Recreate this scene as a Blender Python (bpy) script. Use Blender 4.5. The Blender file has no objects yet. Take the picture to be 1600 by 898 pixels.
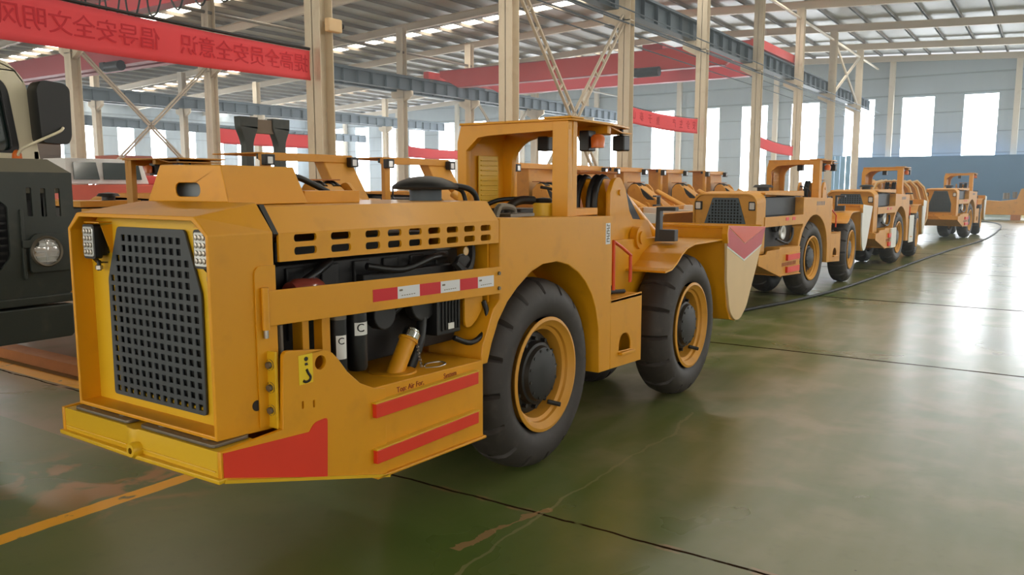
import bpy, bmesh, math, random
from mathutils import Vector, Matrix
from mathutils.geometry import tessellate_polygon
PI = math.pi
random.seed(7)
S = bpy.context.scene
COL = S.collection

# ---------------------------------------------------------------- camera
cam_d = bpy.data.cameras.new('camera')
cam = bpy.data.objects.new('camera', cam_d)
COL.objects.link(cam)
cam_d.sensor_width = 36.0
cam_d.lens = 1254.0 / 1600.0 * 36.0
cam.location = (0, 0, 1.65)
cam.rotation_euler = (math.radians(90 - 7.23), 0, math.radians(33.9))
cam_d.clip_end = 500
S.camera = cam

# ---------------------------------------------------------------- light
W = bpy.data.worlds.new('sky'); S.world = W; W.use_nodes = True
bg = W.node_tree.nodes['Background']
bg.inputs[0].default_value = (0.95, 0.96, 1.0, 1)
bg.inputs[1].default_value = 0.6
S.view_settings.view_transform = 'Standard'
S.view_settings.look = 'None'
S.view_settings.gamma = 1.0
S.view_settings.use_curve_mapping = False
S.view_settings.exposure = 0.78
WINDOW_POWER = 9.5
BACK_WINDOW_POWER = 6.0
RIGHT_WINDOW_POWER = 10.0
SKYLIGHT_POWER = 8.0
S.cycles.use_denoising = True
S.cycles.max_bounces = 8
S.cycles.diffuse_bounces = 4
S.cycles.sample_clamp_indirect = 2.5
S.cycles.caustics_reflective = False
S.cycles.blur_glossy = 1.0

# ---------------------------------------------------------------- materials
def lin(c):
    return tuple(((x / 255) / 12.92 if x / 255 <= 0.04045 else ((x / 255 + 0.055) / 1.055) ** 2.4) for x in c)

def mat(name, rgb, rough=0.5, metal=0.0, var=0.0, scale=4.0, dirt=None, dirt_amt=0.0, spec=None, bump=0.0, coat=0.0):
    m = bpy.data.materials.new(name); m.use_nodes = True
    nt = m.node_tree; b = nt.nodes['Principled BSDF']
    c = lin(rgb)
    b.inputs['Base Color'].default_value = (*c, 1)
    b.inputs['Roughness'].default_value = rough
    b.inputs['Metallic'].default_value = metal
    if coat: b.inputs['Coat Weight'].default_value = coat; b.inputs['Coat Roughness'].default_value = 0.15
    if spec is not None: b.inputs['Specular IOR Level'].default_value = spec
    if var or dirt or bump:
        tc = nt.nodes.new('ShaderNodeTexCoord')
        n = nt.nodes.new('ShaderNodeTexNoise'); n.inputs['Scale'].default_value = scale; n.inputs['Detail'].default_value = 6
        nt.links.new(tc.outputs['Object'], n.inputs['Vector'])
        last = None
        if var:
            mx = nt.nodes.new('ShaderNodeMix'); mx.data_type = 'RGBA'
            mx.inputs[6].default_value = (*[x * (1 - var) for x in c], 1)
            mx.inputs[7].default_value = (*[min(1, x * (1 + var)) for x in c], 1)
            nt.links.new(n.outputs['Fac'], mx.inputs[0]); last = mx.outputs[2]
        if dirt:
            n2 = nt.nodes.new('ShaderNodeTexNoise'); n2.inputs['Scale'].default_value = scale * 2.7; n2.inputs['Detail'].default_value = 8
            nt.links.new(tc.outputs['Object'], n2.inputs['Vector'])
            r = nt.nodes.new('ShaderNodeMapRange'); r.inputs[1].default_value = 0.55; r.inputs[2].default_value = 0.75
            r.inputs[3].default_value = 0; r.inputs[4].default_value = dirt_amt
            nt.links.new(n2.outputs['Fac'], r.inputs[0])
            mx2 = nt.nodes.new('ShaderNodeMix'); mx2.data_type = 'RGBA'
            nt.links.new(r.outputs[0], mx2.inputs[0])
            if last: nt.links.new(last, mx2.inputs[6])
            else: mx2.inputs[6].default_value = (*c, 1)
            mx2.inputs[7].default_value = (*lin(dirt), 1); last = mx2.outputs[2]
        if last: nt.links.new(last, b.inputs['Base Color'])
        if bump:
            bn = nt.nodes.new('ShaderNodeBump'); bn.inputs['Strength'].default_value = bump; bn.inputs['Distance'].default_value = 0.01
            nt.links.new(n.outputs['Fac'], bn.inputs['Height']); nt.links.new(bn.outputs[0], b.inputs['Normal'])
    return m

def emit(name, rgb, power):
    m = bpy.data.materials.new(name); m.use_nodes = True
    nt = m.node_tree; nt.nodes.clear()
    e = nt.nodes.new('ShaderNodeEmission'); e.inputs[0].default_value = (*lin(rgb), 1); e.inputs[1].default_value = power
    o = nt.nodes.new('ShaderNodeOutputMaterial'); nt.links.new(e.outputs[0], o.inputs[0])
    return m

M = dict(
    yellow=mat('yellow paint', (221, 153, 14), 0.45, var=0.08, scale=2.5, dirt=(150, 105, 40), dirt_amt=0.2, coat=0.08),
    lemon=mat('lit yellow paint', (220, 176, 30), 0.42, var=0.06, scale=3, coat=0.08),  # the machine's yellow with the light on its tail faces painted in
    orange=mat('ochre and hazed yellow paint', (212, 150, 52), 0.5, var=0.1, scale=2.5, dirt=(140, 95, 50), dirt_amt=0.3),
    red=mat('red paint', (226, 58, 34), 0.45, var=0.08, scale=5),
    chevron=mat('orange red paint', (222, 84, 44), 0.45, var=0.06),
    chevron_dark=mat('crimson paint', (190, 48, 48), 0.45, var=0.06),
    cream=mat('worn cream paint', (226, 196, 150), 0.5, var=0.08, scale=3),
    white=mat('white paint', (232, 232, 230), 0.5, var=0.04),
    rubber=mat('black rubber', (54, 49, 48), 0.6, var=0.2, scale=6, dirt=(92, 84, 78), dirt_amt=0.25, bump=0.15),
    black=mat('black plastic', (19, 20, 22), 0.45),
    hub=mat('black hub paint', (30, 30, 31), 0.5, var=0.2, scale=9),
    dark=mat('dark engine iron', (26, 26, 28), 0.5, var=0.35, scale=9),
    grille=mat('slate grey grille paint', (58, 64, 70), 0.5, var=0.06),
    slate_top=mat('top lit grey green paint', (112, 108, 94), 0.6, var=0.1, scale=3),  # lighter tan of overhead light painted into the truck's hood top
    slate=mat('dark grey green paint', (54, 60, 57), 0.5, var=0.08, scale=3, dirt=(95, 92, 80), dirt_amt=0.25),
    core=mat('radiator core', (22, 24, 27), 0.6, var=0.3, scale=60),
    steel=mat('steel', (170, 165, 158), 0.35, 0.85, var=0.1),
    chrome=mat('chrome', (225, 222, 215), 0.12, 1.0),
    dull=mat('dull zinc', (120, 112, 100), 0.5, 0.6, var=0.2, scale=12),
    lens=mat('lamp lens', (226, 228, 230), 0.12, 0.3),
    amber=mat('amber plastic', (220, 110, 40), 0.3),
    foil=mat('clear wrap over red cap', (150, 70, 60), 0.15, var=0.3, scale=20, coat=1.0),
    decal_red=mat('reflective red tape', (208, 26, 40), 0.4),
    decal_white=mat('reflective white tape', (225, 226, 232), 0.4),
    decal_yellow=mat('yellow sticker', (240, 205, 40), 0.4),
    ink=mat('black ink', (25, 22, 22), 0.6),
    redink=mat('dark red marker', (130, 40, 20), 0.7),
    column=mat('cream steel paint', (218, 206, 184), 0.55, var=0.05, scale=1.2, dirt=(170, 140, 110), dirt_amt=0.25),
    rafter=mat('grey cream steel paint', (204, 192, 172), 0.6, var=0.06, scale=0.7),
    rail=mat('grey wall rail', (128, 138, 146), 0.6),
    purlin=mat('galvanised purlin', (118, 106, 90), 0.6, var=0.08, scale=0.7),
    girder=mat('blue grey steel paint', (74, 86, 96), 0.55, var=0.1, scale=1.0),
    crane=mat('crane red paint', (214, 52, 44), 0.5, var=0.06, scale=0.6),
    crane_dark=mat('dull crimson crane paint', (176, 52, 62), 0.5, var=0.06, scale=0.6),
    sheet=mat('roof sheet', (172, 172, 168), 0.5, var=0.05, scale=0.3),
    banner=mat('red banner cloth', (252, 116, 124), 0.8, var=0.04, scale=2),
    banner_ink=mat('dark red lettering', (206, 52, 64), 0.8),
    blue=mat('blue hoarding paint', (44, 96, 138), 0.5, var=0.08, scale=0.8),
    blue_light=mat('pale blue sheet', (112, 160, 196), 0.5, var=0.08, scale=0.8),
    cabwhite=mat('cab cream paint', (230, 220, 192), 0.4, var=0.05),
    glass=mat('dark cab glass', (30, 44, 42), 0.08, coat=1.0),
    cable=mat('black cable', (38, 40, 42), 0.6),
    wood=mat('orange timber', (176, 110, 56), 0.7, var=0.2, scale=8),
    brick=mat('brick red board', (186, 104, 82), 0.7, var=0.1),
    window=emit('daylit window', (238, 247, 255), WINDOW_POWER),
    window_back=emit('overcast back window', (255, 246, 230), BACK_WINDOW_POWER),
    window_right=emit('overcast side window', (255, 250, 240), RIGHT_WINDOW_POWER),
    skylight=emit('daylit roof panel', (255, 248, 232), SKYLIGHT_POWER),
)

def make_translucent(m, amt):
    nt = m.node_tree; b = nt.nodes['Principled BSDF']; out = nt.nodes['Material Output']
    t = nt.nodes.new('ShaderNodeBsdfTranslucent'); mx = nt.nodes.new('ShaderNodeMixShader'); mx.inputs[0].default_value = amt
    t.inputs[0].default_value = b.inputs['Base Color'].default_value
    nt.links.new(b.outputs[0], mx.inputs[1]); nt.links.new(t.outputs[0], mx.inputs[2]); nt.links.new(mx.outputs[0], out.inputs[0])
make_translucent(M['banner'], 0.45)
# ---------------------------------------------------------------- mesh helpers
ORG = Vector((0, 0, 0))
def curve_mesh(polys, t, bevel=0.0):
    cu = bpy.data.curves.new('tmp', 'CURVE'); cu.dimensions = '2D'; cu.fill_mode = 'BOTH'; cu.extrude = t / 2; cu.bevel_depth = bevel
    for p in polys:
        s = cu.splines.new('POLY'); s.points.add(len(p) - 1); s.use_cyclic_u = True
        for k, (a, b) in enumerate(p): s.points[k].co = (a, b, 0, 1)
    o = bpy.data.objects.new('tmp', cu); COL.objects.link(o)
    dg = bpy.context.evaluated_depsgraph_get()
    me = bpy.data.meshes.new_from_object(o.evaluated_get(dg))
    bpy.data.objects.remove(o); bpy.data.curves.remove(cu)
    return me

def text_mesh(body, size, t=0.001):
    cu = bpy.data.curves.new('tmp', 'FONT'); cu.body = body; cu.size = size; cu.extrude = t
    cu.align_x = 'CENTER'; cu.align_y = 'CENTER'
    o = bpy.data.objects.new('tmp', cu); COL.objects.link(o)
    dg = bpy.context.evaluated_depsgraph_get()
    me = bpy.data.meshes.new_from_object(o.evaluated_get(dg))
    bpy.data.objects.remove(o); bpy.data.curves.remove(cu)
    return me

def arc(cx, cy, r, a0, a1, n=8):
    return [(cx + r * math.cos(math.radians(a0 + (a1 - a0) * k / n)), cy + r * math.sin(math.radians(a0 + (a1 - a0) * k / n))) for k in range(n + 1)]
def circle(cx, cy, r, n=24): return [(cx + r * math.cos(2 * PI * k / n), cy + r * math.sin(2 * PI * k / n)) for k in range(n)]
def rrect(cx, cy, w, h, r, n=5):
    x, y = w / 2 - r, h / 2 - r
    return arc(cx + x, cy + y, r, 0, 90, n) + arc(cx - x, cy + y, r, 90, 180, n) + arc(cx - x, cy - y, r, 180, 270, n) + arc(cx + x, cy - y, r, 270, 360, n)
def rpoly(pts, r, n=5):
    out = []; L = len(pts)
    for i in range(L):
        p = Vector(pts[i][:2]); a = (Vector(pts[i - 1][:2]) - p); b = (Vector(pts[(i + 1) % L][:2]) - p)
        rr = pts[i][2] if len(pts[i]) > 2 else r
        if rr <= 0: out.append((p.x, p.y)); continue
        rr = min(rr, a.length * .45, b.length * .45); a.normalize(); b.normalize()
        p0, p1 = p + a * rr, p + b * rr
        for k in range(n + 1):
            t = k / n; q = p0 * (1 - t) ** 2 + p * 2 * t * (1 - t) + p1 * t * t; out.append((q.x, q.y))
    return out

class MB:
    def __init__(s): s.bm = bmesh.new()
    def mesh(s, me, mtx):
        b = bmesh.new(); b.from_mesh(me); b.transform(mtx)
        t = bpy.data.meshes.new('t'); b.to_mesh(t); b.free(); s.bm.from_mesh(t); bpy.data.meshes.remove(t); bpy.data.meshes.remove(me)
        return s
    def faces(s, vs, fs):
        v = [s.bm.verts.new(p) for p in vs]
        for f in fs:
            try: s.bm.faces.new([v[i] for i in f])
            except ValueError: pass
        return s
    def box(s, x0, x1, y0, y1, z0, z1):
        vs = [(x, y, z) for z in (z0, z1) for y in (y0, y1) for x in (x0, x1)]
        return s.faces(vs, [(0, 2, 3, 1), (4, 5, 7, 6), (0, 1, 5, 4), (2, 6, 7, 3), (0, 4, 6, 2), (1, 3, 7, 5)])
    def obox(s, c, size, rot):
        n0 = len(s.bm.verts); sx, sy, sz = [k / 2 for k in size]
        s.box(-sx, sx, -sy, sy, -sz, sz); s.bm.verts.ensure_lookup_table()
        m = Matrix.Translation(c) @ rot.to_4x4()
        for v in s.bm.verts[n0:]: v.co = m @ v.co
        return s
    def plate(s, plane, polys, a0, a1):
        """outline (first poly) with holes, thick from a0 to a1 along the plane's axis"""
        me = curve_mesh(polys, abs(a1 - a0)); c = (a0 + a1) / 2
        if plane == 'X': m = Matrix(((0, 0, 1, c), (1, 0, 0, 0), (0, 1, 0, 0), (0, 0, 0, 1)))
        elif plane == 'Y': m = Matrix(((1, 0, 0, 0), (0, 0, -1, c), (0, 1, 0, 0), (0, 0, 0, 1)))
        else: m = Matrix(((1, 0, 0, 0), (0, 1, 0, 0), (0, 0, 1, c), (0, 0, 0, 1)))
        return s.mesh(me, m)
    def strip(s, pts, t, a0, a1, plane='X'):
        """an open folded sheet: polyline offset by thickness t, extruded from a0 to a1"""
        n = len(pts); off = []
        for i in range(n):
            d = Vector(pts[min(i + 1, n - 1)]) - Vector(pts[max(i - 1, 0)]); d.normalize()
            off.append((pts[i][0] - d.y * t, pts[i][1] + d.x * t))
        vs = []
        for a in (a0, a1):
            for p in list(pts) + off:
                vs.append((a, p[0], p[1]) if plane == 'X' else (p[0], a, p[1]) if plane == 'Y' else (p[0], p[1], a))
        fs = []; N = 2 * n
        for i in range(n - 1):
            fs += [(i, i + 1, N + i + 1, N + i), (n + i, N + n + i, N + n + i + 1, n + i + 1), (i, n + i, n + i + 1, i + 1), (N + i, N + i + 1, N + n + i + 1, N + n + i)]
        fs += [(0, N, N + n, n), (n - 1, n + n - 1, N + n + n - 1, N + n - 1)]
        return s.faces(vs, fs)
    def rings(s, rs, cap0=True, cap1=True):
        n = len(rs[0]); vs = [p for r in rs for p in r]; fs = []
        for k in range(len(rs) - 1):
            for i in range(n): fs.append((k * n + i, k * n + (i + 1) % n, (k + 1) * n + (i + 1) % n, (k + 1) * n + i))
        if cap0: fs.append(tuple(range(n))[::-1])
        if cap1: fs.append(tuple(range((len(rs) - 1) * n, len(rs) * n)))
        return s.faces(vs, fs)
    def lathe(s, prof, c, axis='Z', n=32, a0=0.0, a1=2 * PI):
        full = abs(a1 - a0 - 2 * PI) < 1e-6; m = n if full else n + 1
        vs, fs = [], []; L = len(prof)
        for k in range(m):
            a = a0 + (a1 - a0) * k / n; ca, sa = math.cos(a), math.sin(a)
            for (h, r) in prof:
                p = (r * ca, r * sa, h) if axis == 'Z' else (h, r * ca, r * sa) if axis == 'X' else (r * ca, h, r * sa)
                vs.append((p[0] + c[0], p[1] + c[1], p[2] + c[2]))
        for k in range(n):
            k2 = (k + 1) % m
            for j in range(L - 1): fs.append((k * L + j, k2 * L + j, k2 * L + j + 1, k * L + j + 1))
        return s.faces(vs, fs)
    def cyl(s, p0, p1, r, n=12, r1=None):
        p0, p1 = Vector(p0), Vector(p1); r1 = r if r1 is None else r1
        d = (p1 - p0).normalized(); a = d.orthogonal().normalized(); b = d.cross(a)
        f = lambda p, rr: [tuple(p + (a * math.cos(2 * PI * k / n) + b * math.sin(2 * PI * k / n)) * rr) for k in range(n)]
        return s.rings([f(p0, r), f(p1, r1)])
    def tube(s, pts, r, n=8, sub=4):
        P = [Vector(p) for p in pts]
        if sub > 1 and len(P) > 2:
            Q = []
            for i in range(len(P) - 1):
                a, b, c, d = P[max(i - 1, 0)], P[i], P[i + 1], P[min(i + 2, len(P) - 1)]
                for k in range(sub):
                    t = k / sub
                    Q.append(0.5 * ((2 * b) + (c - a) * t + (2 * a - 5 * b + 4 * c - d) * t * t + (3 * b - a - 3 * c + d) * t ** 3))
            Q.append(P[-1]); P = Q
        rs = []; up = None
        for i in range(len(P)):
            d = (P[min(i + 1, len(P) - 1)] - P[max(i - 1, 0)]).normalized()
            if up is None: up = d.orthogonal().normalized()
            up = (up - d * up.dot(d)).normalized(); b = d.cross(up)
            rs.append([tuple(P[i] + (up * math.cos(2 * PI * k / n) + b * math.sin(2 * PI * k / n)) * r) for k in range(n)])
        return s.rings(rs)
    def build(s, name, m, parent=None, bevel=0.0, smooth=None, seg=2):
        bmesh.ops.remove_doubles(s.bm, verts=s.bm.verts, dist=1e-5)
        bmesh.ops.recalc_face_normals(s.bm, faces=s.bm.faces)
        for v in s.bm.verts: v.co -= ORG
        me = bpy.data.meshes.new(name); s.bm.to_mesh(me); s.bm.free()
        me.materials.append(m if not isinstance(m, str) else M[m])
        o = bpy.data.objects.new(name, me); COL.objects.link(o)
        if parent: o.parent = parent
        if smooth:
            for p in me.polygons: p.use_smooth = True
            me.set_sharp_from_angle(angle=math.radians(smooth))
        if bevel:
            b = o.modifiers.new('bevel', 'BEVEL'); b.width = bevel; b.segments = seg; b.limit_method = 'ANGLE'; b.angle_limit = math.radians(40)
        return o

def tag(o, label=None, cat=None, group=None, kind=None):
    if label: o['label'] = label
    if cat: o['category'] = cat
    if group: o['group'] = group
    if kind: o['kind'] = kind
    return o
def empty(name, loc, label, cat, group=None, rz=0):
    o = bpy.data.objects.new(name, None); COL.objects.link(o); o.location = loc; o.rotation_euler = (0, 0, rz)
    o.empty_display_size = 0.3
    return tag(o, label, cat, group)
def struct(o): o['kind'] = 'structure'; return o
def copy_tree(o, parent=None, kids=None):
    c = o.copy(); COL.objects.link(c); c.parent = parent
    for ch in KIDS.get(o.name, []):
        copy_tree(ch, c)
    return c
KIDS = {}
def index_kids():
    KIDS.clear()
    for o in COL.objects:
        if o.parent: KIDS.setdefault(o.parent.name, []).append(o)
# ================================================================ the hall
AX = -10.5                                       # near row of columns
A_ROWS = [3.7, 9.78, 15.5, 21.5, 27.5, 33.75, 40.1, 46.9, 53.9]
BX = -29.4
B_ROWS = [9.9, 15.66, 21.35, 27.4, 33.2, 39.2, 46.5, 53.5]
CX = -48.0
C_ROWS = [20.9, 26.8, 32.65, 38.6, 44.5, 52.0]
YW, XL, XR = 60.0, -66.0, 20.0
YB = -16.0
RIDGE, RZ, SL = -20.0, 10.4, 0.05
roof_z = lambda x: RZ - SL * abs(x - RIDGE)

# ---- floor material: worn green coating, slab joints, painted lines, scuffs
def floor_material():
    m = bpy.data.materials.new('worn green floor coating'); m.use_nodes = True
    nt = m.node_tree; b = nt.nodes['Principled BSDF']; N = nt.nodes.new; L = nt.links.new
    geo = N('ShaderNodeNewGeometry'); sep = N('ShaderNodeSeparateXYZ'); L(geo.outputs['Position'], sep.inputs[0])
    X, Y = sep.outputs[0], sep.outputs[1]
    def math_(op, a, b_=None, c=None):
        n = N('ShaderNodeMath'); n.operation = op
        for i, v in enumerate((a, b_, c)):
            if v is None: continue
            if isinstance(v, (int, float)): n.inputs[i].default_value = v
            else: L(v, n.inputs[i])
        return n.outputs[0]
    def noise(scale, detail=6, dist=0.0, stretch=None, rough=0.5):
        n = N('ShaderNodeTexNoise'); n.inputs['Scale'].default_value = scale; n.inputs['Detail'].default_value = detail
        n.inputs['Distortion'].default_value = dist; n.inputs['Roughness'].default_value = rough
        if stretch:
            mp = N('ShaderNodeMapping'); mp.inputs['Scale'].default_value = stretch; mp.inputs['Rotation'].default_value = (0, 0, 0.12); L(geo.outputs['Position'], mp.inputs[0]); L(mp.outputs[0], n.inputs['Vector'])
        else: L(geo.outputs['Position'], n.inputs['Vector'])
        return n.outputs['Fac']
    def ramp(v, a, c):
        n = N('ShaderNodeMapRange'); n.interpolation_type = 'SMOOTHSTEP'; n.inputs[1].default_value = a; n.inputs[2].default_value = c; L(v, n.inputs[0]); return n.outputs[0]
    def mix(f, a, c):
        n = N('ShaderNodeMix'); n.data_type = 'RGBA'
        if isinstance(f, (int, float)): n.inputs[0].default_value = f
        else: L(f, n.inputs[0])
        for i, v in ((6, a), (7, c)):
            if isinstance(v, tuple): n.inputs[i].default_value = (*lin(v), 1)
            else: L(v, n.inputs[i])
        return n.outputs[2]
    big = noise(0.55, 4, 0.6); mid = noise(2.0, 3, 0.3); fine = noise(14, 2); streak = noise(1.6, 2, 0.2, (3.2, 0.45, 1))
    base = mix(ramp(big, 0.3, 0.7), (82, 102, 48), (112, 116, 68))
    wear = ramp(math_('ADD', Y, math_('MULTIPLY', big, 3.0)), 3.6, 7.5)
    base = mix(math_('MULTIPLY', math_('MULTIPLY', ramp(mid, 0.42, 0.72), 0.7), wear), base, (150, 140, 110))
    base = mix(math_('MULTIPLY', math_('MULTIPLY', ramp(streak, 0.3, 0.8), 0.3), wear), base, (158, 150, 126))
    base = mix(math_('MULTIPLY', ramp(fine, 0.55, 0.8), 0.12), base, (52, 60, 40))
    # worn concrete showing at the painted corner by the near machine
    dx = math_('SUBTRACT', X, -4.35); dy = math_('SUBTRACT', Y, 2.42)
    d = math_('SQRT', math_('ADD', math_('MULTIPLY', dx, dx), math_('MULTIPLY', dy, dy)))
    patch = math_('MULTIPLY', ramp(math_('SUBTRACT', 0.8, d), 0.0, 0.6), ramp(noise(2.6, 8, 0.8), 0.46, 0.56))
    base = mix(math_('MULTIPLY', patch, 0.85), base, (176, 128, 80))
    # bare concrete bay under the parked trucks (behind the yellow line)
    bare = math_('MULTIPLY', math_('GREATER_THAN', Y, 2.62), math_('LESS_THAN', X, -4.02))
    bare = math_('MULTIPLY', bare, ramp(noise(1.2, 6, 0.5), 0.25, 0.6))
    base = mix(math_('MULTIPLY', bare, 0.8), base, (150, 124, 92))
    wob = math_('MULTIPLY', math_('SUBTRACT', noise(3.5, 4), 0.5), 0.05)
    def line(coord, at, w, wobble=True):
        q = math_('SUBTRACT', coord, at)
        if wobble: q = math_('ADD', q, wob)
        return math_('LESS_THAN', math_('ABSOLUTE', q), w)
    # joints
    joint = None
    for jy in (-1.0, 3.31, 8.15, 12.5, 17.2, 21.9, 26.6, 31.3, 36.0, 40.7, 45.4, 50.1, 54.8):
        j = line(Y, jy, 0.009 if jy < 5 else 0.02 if jy < 10 else 0.035); joint = j if joint is None else math_('MAXIMUM', joint, j)
    joint = math_('MULTIPLY', joint, ramp(noise(5, 3), 0.25, 0.35))
    jw = math_('LESS_THAN', math_('ABSOLUTE', math_('ADD', math_('SUBTRACT', Y, 3.31), wob)), 0.03)
    jw = math_('MULTIPLY', jw, ramp(noise(4, 6), 0.5, 0.62))
    base = mix(math_('MULTIPLY', jw, 0.7), base, (150, 118, 84))
    base = mix(joint, base, (46, 34, 26))
    # a wandering crack running along the aisle
    cw = math_('MULTIPLY', math_('SUBTRACT', noise(1.1, 5), 0.5), 0.5)
    cr = math_('LESS_THAN', math_('ABSOLUTE', math_('ADD', math_('SUBTRACT', X, -2.05), cw)), 0.010)
    cr = math_('MULTIPLY', cr, math_('MULTIPLY', math_('GREATER_THAN', Y, 2.4), math_('LESS_THAN', Y, 5.5)))
    base = mix(math_('MULTIPLY', cr, 0.35), base, (160, 148, 112))
    cb = math_('ADD', math_('ADD', math_('SUBTRACT', X, -2.08), cw), math_('MULTIPLY', math_('SUBTRACT', 3.31, Y), 0.25))
    cb = math_('LESS_THAN', math_('ABSOLUTE', cb), math_('MULTIPLY', ramp(noise(7, 4), 0.3, 0.7), 0.045))
    cb = math_('MULTIPLY', cb, math_('MULTIPLY', math_('GREATER_THAN', Y, 2.75), math_('LESS_THAN', Y, 3.4)))
    base = mix(math_('MULTIPLY', cb, 0.75), base, (158, 124, 88))
    # yellow lines, chipped
    chip = ramp(noise(9, 8, 0.5), 0.30, 0.38)
    y1 = math_('MULTIPLY', line(X, -4.0, 0.055), math_('LESS_THAN', Y, 3.0))
    y2 = math_('MULTIPLY', line(Y, 3.42, 0.075, False), math_('LESS_THAN', X, -4.2))
    base = mix(math_('MULTIPLY', math_('MAXIMUM', y1, y2), chip), base, (246, 176, 36))
    # dark specks
    sp = N('ShaderNodeTexVoronoi'); sp.inputs['Scale'].default_value = 2.6; L(geo.outputs['Position'], sp.inputs['Vector'])
    spk = math_('LESS_THAN', sp.outputs['Distance'], 0.014)
    base = mix(math_('MULTIPLY', spk, 0.7), base, (50, 46, 38))
    # the coat is glossier along the aisle and duller where machines stand
    coat_amt = math_('ADD', 0.12, math_('MULTIPLY', ramp(math_('ADD', X, math_('MULTIPLY', big, 0.8)), -2.5, -0.7), 0.88))
    L(math_('MULTIPLY', math_('SUBTRACT', 1.0, joint), coat_amt), b.inputs['Coat Weight']); b.inputs['Coat IOR'].default_value = 1.55; L(math_('MULTIPLY', math_('SUBTRACT', 1.0, joint), 0.12), b.inputs['Specular IOR Level']); b.inputs['Coat Roughness'].default_value = 0.27
    L(base, b.inputs['Base Color'])
    r = N('ShaderNodeMapRange'); r.inputs[3].default_value = 0.22; r.inputs[4].default_value = 0.36; L(big, r.inputs[0]); L(r.outputs[0], b.inputs['Roughness'])
    bn = N('ShaderNodeBump'); bn.inputs['Strength'].default_value = 0.11; bn.inputs['Distance'].default_value = 0.02; L(mid, bn.inputs['Height']); L(bn.outputs[0], b.inputs['Normal'])
    return m
M['floor'] = floor_material()
struct(MB().box(XL - 1, XR + 1, YB - 1, YW + 1, -0.2, 0).build('floor', 'floor'))

# ---- end wall with its tall windows
def wall_window(n, plane, u0, u1, z0, z1, a, m='window'):
    mb = MB()
    if plane == 'Y': mb.box(u0, u1, a, a + 0.04, z0, z1)
    else: mb.box(a - 0.04, a, u0, u1, z0, z1)
    struct(mb.build('window_%d' % n, m))
def panel_material(name, rgb):
    m = mat(name, rgb, 0.55)
    nt = m.node_tree; b = nt.nodes['Principled BSDF']
    geo = nt.nodes.new('ShaderNodeNewGeometry'); w = nt.nodes.new('ShaderNodeTexWave')
    w.wave_type = 'BANDS'; w.bands_direction = 'DIAGONAL'; w.inputs['Scale'].default_value = 1.2
    mp = nt.nodes.new('ShaderNodeMapping'); mp.inputs['Scale'].default_value = (1, 1, 0)
    nt.links.new(geo.outputs['Position'], mp.inputs[0]); nt.links.new(mp.outputs[0], w.inputs['Vector'])
    bn = nt.nodes.new('ShaderNodeBump'); bn.inputs['Strength'].default_value = 0.3; bn.inputs['Distance'].default_value = 0.04
    nt.links.new(w.outputs['Fac'], bn.inputs['Height']); nt.links.new(bn.outputs[0], b.inputs['Normal'])
    return m
M['wall'] = panel_material('ribbed wall sheet', (160, 172, 180))
win_x = []
x = -4.3 + 3.62 * 6
while x > -63:
    win_x.append(x); x -= 3.62
WZ0, WZ1 = 1.1, 7.45
holes = [[(cx - 0.95, WZ0), (cx + 0.95, WZ0), (cx + 0.95, WZ1), (cx - 0.95, WZ1)] for cx in win_x]
outline = [(XL, 0), (XR, 0), (XR, roof_z(XR) + .3), (RIDGE, RZ + .3), (XL, roof_z(XL) + .3)]
struct(MB().plate('Y', [outline] + holes, YW, YW + 0.2).build('wall_far', 'wall'))
n = 1
for cx in win_x:
    wall_window(n, 'Y', cx - 0.97, cx + 0.97, WZ0 - .02, WZ1 + .02, YW + 0.08); n += 1
win_y = [3.3 + 3.0 * k for k in range(19)]
holes = [[(cy - 0.75, 1.4), (cy + 0.75, 1.4), (cy + 0.75, 7.35), (cy - 0.75, 7.35)] for cy in win_y]
struct(MB().plate('X', [[(YB, 0), (YW, 0), (YW, roof_z(XL) + .3), (YB, roof_z(XL) + .3)]] + holes, XL - 0.2, XL).build('wall_left', 'wall'))
for cy in win_y:
    wall_window(n, 'X', cy - 0.77, cy + 0.77, 1.38, 7.37, XL - 0.08); n += 1
# the back wall behind the camera and the right wall, with windows like the others
back_x = [12.3 - 5.2 * k for k in range(12)]
holes = [[(cx - 0.95, WZ0), (cx + 0.95, WZ0), (cx + 0.95, WZ1), (cx - 0.95, WZ1)] for cx in back_x]
struct(MB().plate('Y', [outline] + holes, YB - .2, YB).build('wall_back', 'wall'))
for cx in back_x:
    wall_window(n, 'Y', cx - 0.97, cx + 0.97, WZ0 - .02, WZ1 + .02, YB - 0.14, 'window_back'); n += 1
right_y = [-12 + 7.2 * k for k in range(10)]
holes = [[(cy - 0.9, 3.4), (cy + 0.9, 3.4), (cy + 0.9, 6.4), (cy - 0.9, 6.4)] for cy in right_y]
struct(MB().plate('X', [[(YB, 0), (YW, 0), (YW, roof_z(XR) + .3), (YB, roof_z(XR) + .3)]] + holes, XR, XR + .2).build('wall_right', 'wall'))
for cy in right_y:
    wall_window(n, 'X', cy - 0.92, cy + 0.92, 3.38, 6.42, XR + .12, 'window_right'); n += 1
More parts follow.
